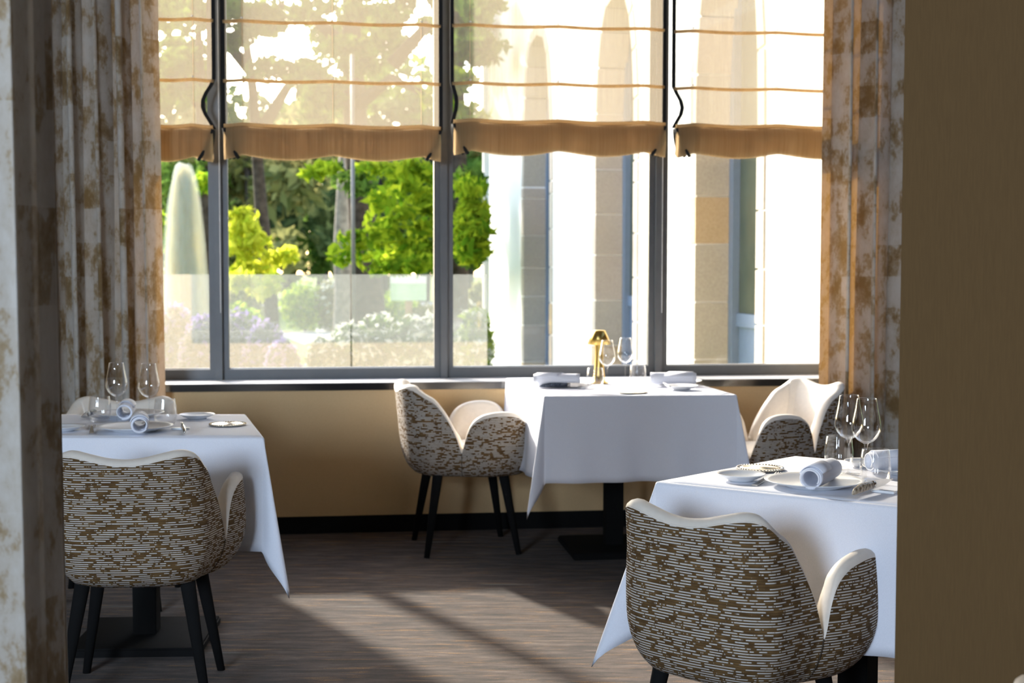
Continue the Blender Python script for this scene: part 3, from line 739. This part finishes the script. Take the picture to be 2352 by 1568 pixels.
def inst(o):
    if o.name not in used: used.add(o.name); return o
    return copy_tree(o)
LT, CT, RT = 'on the table beside the foreground curtain', 'on the brass lamp table', 'on the table beside the brown partition'
def wine(px, py, where): tag(put(inst(wg0), px, py), 'tall clear empty wine glass ' + where, 'wine glass', 'wine glasses')
def tumb(px, py, where): tag(put(inst(tb0), px, py), 'stout fluted empty water tumbler ' + where, 'tumbler', 'tumblers')
wine(269, 972, 'on the curtain-side table, in front of the far napkin roll'); wine(343, 975, 'on the curtain-side table, rising behind the near napkin roll')
tumb(230, 969, 'on the curtain-side table, near the dark-handled knife'); tumb(380, 976, 'on the curtain-side table, behind the rim of the near plate')
wine(1394, 889, 'overlapping the brass lamp'); wine(1436, 880, 'on the lamp table, next to the window post')
tumb(1367, 891, 'in front of the brass lamp stem'); tumb(1465, 884, 'on the lamp table, beside the napkin near the butter spreader')
wine(1948, 1089, 'standing behind a tumbler and napkin roll beside the partition'); wine(1988, 1101, 'overlapping another wine glass, nearer the brown partition')
tumb(1926, 1077, 'behind the napkin roll on the table beside the partition'); tumb(2010, 1113, 'behind the horn-handled knife blade')
PR = 0.018
# left table places
tag(put(plate(.125), 310, 989), 'large white plate near the fork and knife beside the foreground curtain', 'plate', 'dinner plates')
tag(put(inst(nk0), 322, 986, face(-0.25, 1), CZ + .011), 'white rolled napkin on the near plate of the curtain-side table, open end forward', 'napkin', 'napkin rolls')
tag(put(plate(.125), 296, 958), 'large white plate in front of the cream chair that faces the foreground', 'plate', 'dinner plates')
tag(put(inst(nk0), 290, 956, face(0.20, -1), CZ + .011), 'white rolled napkin on the far plate behind the wine glass stem', 'napkin', 'napkin rolls')
tag(put(plate(.063, .5, .016), 453, 961), 'small white bread plate in front of the cream chair back', 'plate', 'bread plates')
tag(put(plate(.068, .5, .016), 146, 989), 'small white bread plate cut off by the foreground curtain', 'plate', 'bread plates')
tag(put(inst(co0), 523, 976), 'round beaded silver coaster near the free corner of the curtain-side tablecloth', 'coaster', 'silver coasters')
tag(put(inst(fk0), 211, 988, face(-0.27, 0.96)), 'steel fork with a flat handle between bread plate and napkin plate', 'fork', 'forks')
tag(put(knife('steel'), 420, 990, face(-0.27, 0.96)), 'all-steel knife pointing away beside the napkin plate of the curtain-side table', 'knife')
tag(put(knife_rest(), 415, 986, 0.05), 'white porcelain knife rest under the all-steel knife of the curtain-side table', 'knife rest')
tag(put(knife('blue'), 204, 960, face(0.05, -1)), 'dark-handled knife lying behind the tumbler near the curtain-side fork', 'knife')
# middle table places
tag(put(plate(.120), 1285, 886), 'white plate under the napkin next to the dark blue knife', 'plate', 'dinner plates')
tag(put(inst(nk0), 1279, 884, face(1, -0.02), CZ + .011), 'white rolled napkin lying crosswise next to the dark blue knife', 'napkin', 'napkin rolls')
tag(put(plate(.122), 1551, 882), 'white plate under the napkin beside the small plate with butter spreader', 'plate', 'dinner plates')
tag(put(inst(nk0), 1546, 881, face(-1, 0.02), CZ + .011), 'white rolled napkin lying crosswise behind the small plate with butter spreader', 'napkin', 'napkin rolls')
tag(put(plate(.074, .45, .020), 1565, 895), 'small white bread plate with a spreader resting on it', 'plate', 'bread plates')
tag(put(inst(co0), 1453, 902), 'round beaded silver coaster at the near edge of the brass lamp table', 'coaster', 'silver coasters')
kb = tag(put(knife('blue'), 1303, 891, face(1, 0.05)), 'steel knife with speckled dark blue handle lying beside a napkin plate', 'knife')
kb.scale = (1.1, 1.1, 0.9)
tag(put(knife_rest(), 1335, 892, PI / 2 + 0.3), 'white porcelain knife rest under the dark blue knife', 'knife rest')
def spreader():
    a, c = at_z(1541, 889, CZ + .021), at_z(1524, 879, CZ + .034)
    d = (c - a); v, f = tube([Vector(), d * .3, d * .7, d], [.003, .0045, .004, .002], 8); o = mesh_obj('butter_spreader', v, f, M['porcelain'], None, True); o.location = a
    return tag(o, 'pale butter spreader leaning on the rim of the small bread plate', 'spreader')
spreader()
def lamp():
    root = empty('table_lamp'); put(root, 1376, 880)
    v, f = lathe([(0, 0), (.042, 0), (.043, .003), (.042, .006), (.030, .010), (.026, .04), (.021, .09), (.019, .13), (.020, .165), (.022, .20)], 36); mesh_obj('stem', v, f, M['brass'], root, True)
    v, f = lathe([(.054, .180), (.0555, .1805), (.0285, .243), (.025, .2455), (0, .246)], 40); mesh_obj('shade', v, f, M['brass'], root, True)
    m, t, o = mat('warm_lamp_glow'); e = N(t, 'Emission'); e.inputs[0].default_value = (1, 0.62, 0.22, 1); nz = noise(t, coords(t), 5, 1)
    L(t, math_(t, 'MULTIPLY_ADD', nz, 4, 16), e.inputs[1]); L(t, e.outputs[0], o.inputs[0])
    v, f = lathe([(.022, .200), (.030, .200), (.030, .204), (.022, .204)], 24); mesh_obj('led_ring', v, f, m, root)
    return tag(root, 'brass table lamp with conical shade standing among the glasses', 'lamp')
lamp()
# right table places
tag(put(plate(.124), 1870, 1117), 'large white plate beside the horn-handled knife and fork', 'plate', 'dinner plates')
tag(put(inst(nk0), 1886, 1110, face(0.45, 0.89), CZ + .011), 'white rolled napkin on the plate beside the horn-handled knife', 'napkin', 'napkin rolls')
tag(put(plate(.063, .5, .018), 1702, 1103), 'small white bread plate between silver coaster and cloth edge, beside the fork', 'plate', 'bread plates')
tag(put(inst(co0), 1746, 1078), 'round beaded silver coaster behind the small plate and fork', 'coaster', 'silver coasters')
tag(put(inst(fk0), 1762, 1103, face(0.47, 0.88)), 'steel fork lying between small bread plate and large plate', 'fork', 'forks')
kh = tag(put(knife('horn'), 2004, 1132, face(0.62, 0.78)), 'steel knife with mottled horn handle resting at the cloth edge', 'knife')
kh.location.z += 0.004
tag(put(knife_rest(), 2030, 1131, face(0.62, 0.78)), 'white porcelain knife rest under the horn-handled knife', 'knife rest')
tag(put(plate(.124), 2090, 1086), 'white plate almost hidden behind the brown partition', 'plate', 'dinner plates')
tag(put(inst(nk0), 2075, 1079, face(0.9, 0.25), CZ + .011), 'white rolled napkin half hidden behind the brown partition', 'napkin', 'napkin rolls')
tag(put(plate(.055, .5, .016), 1985, 1071), 'small white bread plate behind the wine glasses', 'plate', 'bread plates')
# ------------------------------------------------------------------ outdoors
struct(bm_obj('ground', slab([W(-60, 0.32, 0)[:2], W(30, 0.32, 0)[:2], (40, 130), (-70, 130)], -0.3, -0.02), M['lawn']))
struct(wbox('terrace', -6, 0.3, 0.32, 2.25, -0.02, 0.12, M['gravel']))
pv = [at_z(x, y, -0.015).xy for x, y in ((640, 770), (840, 735), (1120, 724), (1120, 740), (880, 752), (700, 790))]
struct(bm_obj('garden_path', slab([tuple(p) for p in pv], -0.02, -0.005), M['gravel']))
pv = [at_z(x, y, -0.015).xy for x, y in ((380, 700), (1120, 692), (1120, 704), (380, 714))]
struct(bm_obj('garden_path_far', slab([tuple(p) for p in pv], -0.02, -0.004), M['gravel']))
# glass balustrade
bal = empty('glass_balustrade', W(-1.5, 2.2, 0.12)); tag(bal, 'frameless glass balustrade, sky reflection put into its pale tint, outside the window along the terrace', 'balustrade')
bc = Vector(W(-1.5, 2.2, 0.12))
def bpart(nm, u0, u1, d0, d1, z0, z1, m): 
    o = wbox(nm, u0, u1, d0, d1, z0, z1, m, bal); o.data.transform(Matrix.Translation(-bc)); return o
u8, z8 = on_wall(806, 630, 2.2); ue, _ = on_wall(1119, 630, 2.2); _, zt8 = on_wall(760, 630, 2.2)
for a, c in ((u8 - 5.4, u8 - 2.705), (u8 - 2.695, u8 - 0.004), (u8 + 0.004, ue)): bpart('glass_panel', a, c, 2.194, 2.206, 0.2, zt8, M['sky_veil_glass'])
bpart('base_channel', u8 - 5.4, ue, 2.16, 2.24, 0.12, 0.2, M['frame'])
# white building with lancet openings
FV = 500.0
fdir = Vector(((FV - 1176) / F, 1, 0)).normalized(); fn_ = Vector((-fdir.y, fdir.x, 0))
FP = Vector(((1706 - 1176) / F * 9.0, 9.0, 0))
def fpt(px):   # distance along the facade of an image column
    k = (px - 1176) / F; s = (FP.x - k * FP.y) / (k * fdir.y - fdir.x); return s
def FW(s, d, z): p = FP + fdir * s + fn_ * (-d); return (p.x, p.y, z)      # d: depth into the wall
bld = empty('white_building', FW(0, 0, 0)); tag(bld, 'sunlit white rendered building with tall pointed stone openings beside the window', 'building')
org = Vector(FW(0, 0, 0))
def bl(nm, bm_, m): o = bm_obj(nm, bm_, m, bld); o.data.transform(Matrix.Translation(-org)); return o
niches = [(1598, 1740, 3.5), (1369, 1457, 3.5), (1204, 1264, 3.62)]
HB, TK = 6.5, 0.55
def arch(sa, sb, apex, n=10, spring=2.1):
    mid = (sa + sb) / 2; hw = (sb - sa) / 2; pts = []
    for i in range(n + 1):
        t = i / n; x = math.sin(t * PI / 2) ; zz = spring + (apex - spring) * math.sin(t * PI / 2) ** 0.9; xx = hw * math.cos(t * PI / 2) ** 0.62
        pts.append((xx, zz))
    return mid, pts
s_near, s_far = (D + 0.36 - NW.dot(FP)) / NW.dot(fdir), fpt(1118)
cuts = sorted([(min(fpt(a), fpt(b_)), max(fpt(a), fpt(b_)), ap) for a, b_, ap in niches])
# facade with real openings: piers between, and an arched head above each opening
bmf = bmesh.new(); lo = s_near
for sa, sb, ap in cuts + [(s_far, s_far, 0)]:
    box_bm(lo, sa, 0, TK, -0.3, HB, bmf, FW); lo = sb
    if ap:
        mid, pts = arch(sa, sb, ap); sp = pts[0][1]
        outl = [(mid - x, z) for x, z in pts] + [(mid + x, z) for x, z in pts[::-1][1:]]
        for d in (0, TK):
            top = [bmf.verts.new(FW(s, d, HB)) for s, z in outl]; botv = [bmf.verts.new(FW(s, d, z)) for s, z in outl]
            for i in range(len(outl) - 1): bmf.faces.new((botv[i], botv[i + 1], top[i + 1], top[i]))
box_bm(s_far - 0.06, s_far + 0.02, -0.05, 6, -0.3, HB, bmf, FW)
bmesh.ops.remove_doubles(bmf, verts=bmf.verts, dist=0.0005)
bl('rendered_wall', bmf, M['render'])
rngs = random.Random(5)
trans = [(1706, 725), (1441, 682), (1260, 652)]
for (a, b_, ap), (tx, ty) in zip(niches, trans):
    sa, sb = min(fpt(a), fpt(b_)), max(fpt(a), fpt(b_)); mid, pts = arch(sa, sb, ap)
    # stone quoins up both jambs: face strip outside plus reveal inside
    for side in (-1, 1):
        e = sa if side < 0 else sb; z = -0.1
        while z < 2.1:
            hh = rngs.uniform(0.30, 0.40); wq = 0.10 + rngs.uniform(0, 0.02); z1 = min(z + hh, 2.1)
            inner = e + side * -0.012; outr = e + side * wq
            m = M[rngs.choice(['granite', 'granite', 'granite_pink', 'granite_pink', 'granite_warm'])]
            bl('jamb_stone', box_bm(min(inner, outr), max(inner, outr), -0.012, 0.245, z + 0.006, z1 - 0.006, fn=FW), m); z = z1
    # arch voussoirs
    outl = [(mid - x, z) for x, z in pts] + [(mid + x, z) for x, z in pts[::-1][1:]]
    for i in range(0, len(outl) - 1, 2):
        j = min(i + 2, len(outl) - 1); (x0, z0), (x1, z1) = outl[i], outl[j]
        d = Vector((x1 - x0, z1 - z0)); nn = Vector((-d.y, d.x)).normalized() * 0.11
        if d.length < 0.02: continue
        q = [(x0 + d.x * .02, z0 + d.y * .02), (x1 - d.x * .02, z1 - d.y * .02), (x1 - d.x * .02 + nn.x, z1 - d.y * .02 + nn.y), (x0 + d.x * .02 + nn.x, z0 + d.y * .02 + nn.y)]
        b2 = bmesh.new(); f0 = [b2.verts.new(FW(x, -0.012, z)) for x, z in q]; f1 = [b2.verts.new(FW(x, 0.245, z)) for x, z in q]
        b2.faces.new(f0); b2.faces.new(f1[::-1])
        for k in range(4): b2.faces.new((f0[k], f1[k], f1[(k + 1) % 4], f0[(k + 1) % 4]))
        bl('arch_stone', b2, M[rngs.choice(['granite', 'granite_pink'])])
    kx = (tx - 1176) / F; yy = (FP + fdir * ((sa + sb) / 2)).y; ztr = H - (ty - 601) * yy / F
    # blue-grey door leaf with glazing, set back in the opening
    rd = 0.25
    dr = bl('door_frame', box_bm(sa, sa + 0.06, rd, rd + 0.07, -0.1, ap, fn=FW), M['bluepaint']); bl('door_frame', box_bm(sb - 0.09, sb, rd - 0.02, rd + 0.07, -0.1, ap, fn=FW), M['bluepaint'])
    bl('door_rail', box_bm(sa + 0.06, sb - 0.09, rd + 0.01, rd + 0.06, ztr - 0.09, ztr, fn=FW), M['bluepaint']).parent = dr
    bl('door_panel', box_bm(sa + 0.06, sb - 0.09, rd + 0.03, rd + 0.06, -0.1, ztr - 0.09, fn=FW), M['bluepaint']).parent = dr
    bl('door_glass', box_bm(sa + 0.06, sb - 0.09, rd + 0.03, rd + 0.05, ztr, ap + 0.1, fn=FW), M['oldglass']).parent = dr
# foliage
def leaves(name, clumps, size, m, parent, org=(0, 0, 0), seed=0, kind='stuff', shell=0.5):
    rng = np.random.default_rng(seed); P = []
    for (c, r, n) in clumps:
        d = rng.normal(size=(n, 3)); d /= np.linalg.norm(d, axis=1)[:, None]; rad = rng.uniform(shell, 1, (n, 1)) ** 0.6
        P.append(np.asarray(c) + d * rad * np.asarray(r))
    P = np.concatenate(P); n = len(P); a = rng.normal(size=(n, 3)); a /= np.linalg.norm(a, axis=1)[:, None]
    b_ = np.cross(a, rng.normal(size=(n, 3))); b_ /= np.linalg.norm(b_, axis=1)[:, None]
    s = size * rng.uniform(0.6, 1.3, (n, 1)); bend = np.cross(a, b_) * s * 0.15
    V = np.stack([P - a * s, P + b_ * s * 0.42 + bend, P + a * s, P - b_ * s * 0.42 + bend], 1).reshape(-1, 3) - np.asarray(org)
    me = bpy.data.meshes.new(name); me.vertices.add(4 * n); me.vertices.foreach_set('co', V.ravel().astype(np.float32))
    me.loops.add(4 * n); me.loops.foreach_set('vertex_index', np.arange(4 * n, dtype=np.int32)); me.polygons.add(n)
    me.polygons.foreach_set('loop_start', np.arange(0, 4 * n, 4, dtype=np.int32)); me.update(calc_edges=True); me.materials.append(m)
    o = bpy.data.objects.new(name, me); COL.objects.link(o); o.parent = parent
    if kind: o['kind'] = kind
    return o
def P3(px, py, y): return at_y(px, py, y)
def tree(label, trunk, radii, clumps, lsize, leafm, bark='bark', branches=(), seed=0, group=None, extra=None):
    base = trunk[0]; root = empty('garden_tree', (base.x, base.y, base.z)); tag(root, label, 'tree', group)
    v, f = tube([p - base for p in trunk], radii, 10); mesh_obj('trunk', v, f, M[bark], root, True)
    for br in branches:
        pts = [Vector(p) - base for p in br]; v, f = tube(pts, [0.10 * (1 - 0.75 * i / (len(pts) - 1)) for i in range(len(pts))], 7); mesh_obj('branch', v, f, M[bark], root, True)
    leaves('foliage', clumps, lsize, M[leafm], root, base, seed)
    if extra: leaves('bright_foliage', extra[0], lsize, M[extra[1]], root, base, seed + 50)  # second leaf set in a lighter leaf colour
    return root
def trunk_px(pts, y): return [P3(a, b_, y) for a, b_ in pts]
rcl = random.Random(77)
def clump(px, py, y, rx, rz, n):      # a leafy bough broken into small leaf fans
    k = y / F; out = []
    for _ in range(max(3, int(n / 22))):
        a = rcl.uniform(0, 2 * PI); q = math.sqrt(rcl.random()); c = P3(px + rx * q * math.cos(a), py + rz * q * math.sin(a), y + rcl.uniform(-1, 1) * rx * k)
        r = rcl.uniform(0.10, 0.22); out.append((tuple(c), (r, r, r * 0.55), 22))
    return out
def ground(p): return Vector((p.x, p.y, -0.02))
def mk_tree(label, y, col, wpx, clumps, lsize, leafm, bark='bark', branches=(), seed=0, extra=None):
    pts = trunk_px(col, y); pts = [ground(pts[0])] + pts; k = y / F / 2
    rad = [wpx[0] * k * 1.15] + [q * k for q in wpx]
    return tree(label, pts, rad, [c for q in clumps for c in clump(*q)], lsize, leafm, bark,
                [[P3(*q) for q in br] for br in branches], seed, 'garden trees', ([c for q in extra[0] for c in clump(*q)], extra[1]) if extra else None)
rc = random.Random(21)
def canopy(x0, x1, y0, y1, yd, n, r=(38, 75), cnt=(150, 330)):
    return [(rc.uniform(x0, x1), rc.uniform(y0, y1), yd + rc.uniform(-1.5, 1.5), rc.uniform(*r), rc.uniform(r[0], r[1]) * 0.5, rc.randint(*cnt)) for _ in range(n)]
mk_tree('slender dark-trunked tree with yellow-green sprays at its foot', 20, [(626, 760), (622, 690), (612, 600), (600, 480), (592, 370), (580, 200), (560, 60), (545, -120)], [34, 33, 32, 30, 26, 22, 16, 8],
        canopy(380, 640, -80, 190, 20, 13, (30, 60)) , 0.085, 'leaf_mid', 'bark', [[(600, 300, 20), (660, 200, 20), (720, 150, 20)], [(575, 160, 20), (520, 100, 20), (470, 60, 20)]], 1,
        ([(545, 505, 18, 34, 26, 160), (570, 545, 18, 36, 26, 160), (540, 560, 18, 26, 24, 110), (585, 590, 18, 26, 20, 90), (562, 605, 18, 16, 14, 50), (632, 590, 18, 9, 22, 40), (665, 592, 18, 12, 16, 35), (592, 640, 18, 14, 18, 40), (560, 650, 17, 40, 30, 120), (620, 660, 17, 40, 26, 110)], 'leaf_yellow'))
mk_tree('thick dark-trunked chestnut tree with bright drooping leaf fans', 18.5, [(842, 790), (845, 690), (838, 600), (830, 480), (822, 370), (812, 200), (806, 20), (800, -150)], [86, 78, 70, 62, 58, 52, 40, 22],
        canopy(650, 1110, -110, 110, 18.5, 24, (30, 60)) + canopy(690, 830, 120, 290, 18.5, 8, (30, 50)) + [(800, 395, 17.5, 45, 26, 110), (835, 440, 17.5, 26, 20, 50)] + [(rc.uniform(880, 1000), rc.uniform(368, 610), 17 + rc.uniform(-.4, .4), rc.uniform(16, 30), rc.uniform(8, 14), rc.randint(22, 50)) for _ in range(12)], 0.085, 'leaf_mid', 'bark',
        [[(812, 250, 18.5), (900, 180, 18), (1000, 230, 17.5)], [(806, 120, 18.5), (720, 40, 18), (640, 10, 18)], [(815, 330, 18.5), (880, 350, 17), (960, 420, 16.5)], [(900, 150, 18), (980, 60, 18), (1080, 20, 18)]], 2,
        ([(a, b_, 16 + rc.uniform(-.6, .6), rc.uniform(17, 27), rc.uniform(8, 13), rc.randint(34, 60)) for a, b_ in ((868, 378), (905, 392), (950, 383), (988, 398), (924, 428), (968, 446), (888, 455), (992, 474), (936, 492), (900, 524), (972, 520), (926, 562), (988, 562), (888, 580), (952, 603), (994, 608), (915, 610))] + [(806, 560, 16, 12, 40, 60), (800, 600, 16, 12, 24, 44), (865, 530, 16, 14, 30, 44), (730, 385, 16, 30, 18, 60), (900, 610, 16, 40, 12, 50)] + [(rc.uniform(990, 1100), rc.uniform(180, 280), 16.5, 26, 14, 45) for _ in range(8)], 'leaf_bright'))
mk_tree('tree with a pale grey trunk partly hidden behind the thick dark trunk', 23, [(786, 770), (788, 680), (785, 560), (790, 440), (796, 300)], [44, 40, 38, 34, 26], canopy(720, 900, 60, 280, 24, 8, (30, 55)), 0.085, 'leaf_mid', 'bark_pale', (), 3)
mk_tree('dark straight trunk with hanging leaves close to the white building', 17, [(1052, 800), (1054, 700), (1056, 600), (1056, 480), (1050, 300), (1046, 60), (1040, -120)], [48, 42, 40, 40, 38, 32, 20],
        canopy(1010, 1112, -100, 130, 17, 9, (30, 55)) + [(1080, 430, 15.5, 18, 60, 120), (1084, 520, 15.5, 16, 60, 100), (1078, 600, 15.5, 18, 20, 50)], 0.085, 'leaf_mid', 'bark', (), 4,
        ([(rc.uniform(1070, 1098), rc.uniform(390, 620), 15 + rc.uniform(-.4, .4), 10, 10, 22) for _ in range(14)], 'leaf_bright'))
mk_tree('grey trunk seen beside the mottled curtain and the pale plume', 19, [(474, 800), (472, 690), (468, 560), (470, 420), (462, 250), (455, 60)], [40, 36, 34, 32, 26, 16],
        canopy(360, 500, -60, 240, 19, 12, (34, 60)) + [(478, 400, 19, 24, 50, 90), (375, 420, 22, 16, 60, 90)], 0.085, 'leaf_mid', 'bark', [[(460, 240, 19), (420, 180, 19), (370, 170, 19)]], 5,
        ([(374, 520, 18, 9, 80, 90), (474, 400, 18, 14, 30, 60)], 'leaf_bright'))
far_labels = ['dense green tree in the far wood behind the flower bed', 'olive-toned tree in the far wood between the trunks', 'dark green tree in the far wood behind the lawn']
for i in range(13):
    px = 330 + i * 66 + rc.uniform(-20, 20); y = 37 + (i % 4) * 5 + rc.uniform(-1, 1); hgt = rc.uniform(5.2, 8.0); kd = i % 3
    c = P3(px, 601, y); root = empty('woodland_tree', (c.x, c.y, -0.02)); tag(root, far_labels[kd], 'tree', 'far wood trees ' + ['green', 'olive', 'dark'][kd])
    v, f = tube([(0, 0, 0), (0.1, 0, 1.5), (rc.uniform(-.4, .4), 0, hgt * 0.7)], [.22, .18, .06], 8); mesh_obj('trunk', v, f, M['bark'], root, True)
    cl = []
    for k in range(11): cl.append(((c.x + rc.uniform(-1.7, 1.7), c.y + rc.uniform(-1.2, 1.2), rc.uniform(0.9, hgt - 0.8)), (1.0, 0.9, 0.85), 130))
    leaves('foliage', cl, 0.26, M[['leaf_mid', 'leaf_olive', 'leaf_dark'][kd]], root, (c.x, c.y, -0.02), 100 + i, 'stuff', 0.3)
# shrubs and flower beds beyond the balustrade
def shrub(label, px, py, y, rx, rz, leafm, n, lsize, bloom=None, nb=0, seed=0, group=None, cat='shrub'):
    c = P3(px, py, y); k = y / F; base = Vector((c.x, c.y, -0.02)); root = empty('flowering_shrub' if bloom else 'garden_shrub', base); tag(root, label, cat, group)
    r = rx * k; top = c.z + rz * k; hz = max(0.15, (top + 0.02) / 2); cc = (c.x, c.y, hz - 0.02)
    leaves('foliage', [(cc, (r, r * 0.8, hz), n)], lsize, M[leafm], root, base, seed, 'stuff', 0.2)
    for q in range(4):
        a = q * 1.7 + seed; v, f = tube([(0, 0, 0), (0.3 * r * math.cos(a), 0.3 * r * math.sin(a), hz)], [0.02, 0.008], 5); mesh_obj('stem', v, f, M['bark'], root)
    if bloom: leaves('blossom', [((cc[0], cc[1], cc[2] + 0.02), (r * 1.02, r * 0.84, hz * 1.04), nb)], lsize * 0.8, M[bloom], root, base, seed + 9, 'stuff', 0.85)
i = 0
for px, py, y, rx, rz in ((400, 770, 13, 60, 70), (470, 790, 12.5, 60, 60), (545, 775, 13, 70, 60), (610, 790, 12.5, 55, 50), (650, 815, 12, 45, 30)):
    shrub('blue-violet lavender mound behind the glass balustrade', px, py, y, rx, rz, 'leaf_blue', 1500, 0.05, 'bloom_purple', 260, 30 + i, 'lavender mounds'); i += 1
for px, py, y, rx, rz in ((800, 790, 12.5, 60, 45), (870, 775, 12.5, 70, 50), (945, 780, 12.5, 65, 50), (1000, 770, 12.5, 60, 52), (740, 800, 12.5, 40, 26)):
    shrub('low shrub scattered with white blossom behind the glass balustrade', px, py, y, rx, rz, 'leaf_mid', 1400, 0.05, 'bloom_white', 240, 50 + i, 'white blossom shrubs'); i += 1
for px, py, y, rx, rz in ((560, 668, 26, 60, 34), (700, 672, 27, 60, 28), (760, 670, 27, 40, 26), (900, 690, 25, 70, 20), (980, 715, 21, 50, 20), (1090, 760, 14, 40, 60), (1098, 680, 22, 30, 36), (410, 680, 22, 45, 45), (420, 600, 30, 50, 40), (540, 720, 22, 70, 24)):
    nm = ('yellow-green' if i % 2 else 'olive') + ' rounded shrub ' + ('with white blossom ' if i % 3 == 0 else '') + 'on the lawn beyond the balustrade'
    shrub(nm, px, py, y, rx, rz, 'leaf_bright' if i % 2 else 'leaf_olive', 900, 0.075, 'bloom_white' if i % 3 == 0 else None, 90, 70 + i, 'lawn shrubs ' + nm[:6]); i += 1
# pale cone-shaped plume, sign, pole
def plume():  # tapering cone of sheer pale strands over a round stone dish
    y = 16; b_ = P3(425, 640, y); base = Vector((b_.x, b_.y, -0.02)); root = empty('pale_plume', base); tag(root, 'pale translucent cone-shaped plume standing among the shrubs beside the curtain', 'pale_cone')
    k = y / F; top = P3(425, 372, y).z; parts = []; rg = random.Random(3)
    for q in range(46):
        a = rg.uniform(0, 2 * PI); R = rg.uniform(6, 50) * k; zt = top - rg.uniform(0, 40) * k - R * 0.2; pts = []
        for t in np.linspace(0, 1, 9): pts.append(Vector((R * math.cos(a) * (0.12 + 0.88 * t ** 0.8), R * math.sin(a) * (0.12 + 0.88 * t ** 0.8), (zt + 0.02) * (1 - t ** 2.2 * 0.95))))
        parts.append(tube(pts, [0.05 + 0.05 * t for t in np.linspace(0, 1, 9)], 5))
    v, f = join(*parts); o = mesh_obj('plume_strands', v, f, M['water'], root, True, [(p[0], p[2]) for p in v]); o['kind'] = 'stuff'
    v, f = lathe([(0, 0), (.9, 0), (.95, .25), (.85, .25), (.8, .12), (0, .12)], 28); mesh_obj('stone_dish', v, f, M['granite'], root, True)
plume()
def sign():
    y = 21; a, c = P3(897, 634, y), P3(979, 690, y); base = Vector(((a.x + c.x) / 2, y, -0.02)); root = empty('garden_sign', base); tag(root, 'pale green garden board with a white top band on a post', 'sign')
    hw = (c.x - a.x) / 2; zt, zb = a.z + 0.02, c.z + 0.02; zm = zt - (zt - zb) * 0.3
    bm_obj('green_board', box_bm(-hw, hw, -.03, .03, zb, zm), M['signgreen'], root); bm_obj('white_band', box_bm(-hw, hw, -.04, .04, zm, zt), M['signwhite'], root)
    bm_obj('post', box_bm(-.05, .05, .03, .12, 0, zt - .1), M['wood'], root)
sign()
def pole():
    p = P3(812, 700, 14.5); base = Vector((p.x, p.y, -0.02)); top = P3(812, 120, 14.5).z; root = empty('metal_pole', base)
    v, f = tube([(0, 0, 0), (0, 0, top)], [.022, .018], 10); mesh_obj('shaft', v, f, M['frame'], root, True)
    v, f = lathe([(0, 0), (.06, 0), (.06, .03), (.02, .05)], 14); mesh_obj('foot_flange', v, f, M['frame'], root, True)
    tag(root, 'thin grey metal pole in front of the thick tree trunk', 'pole')
pole()
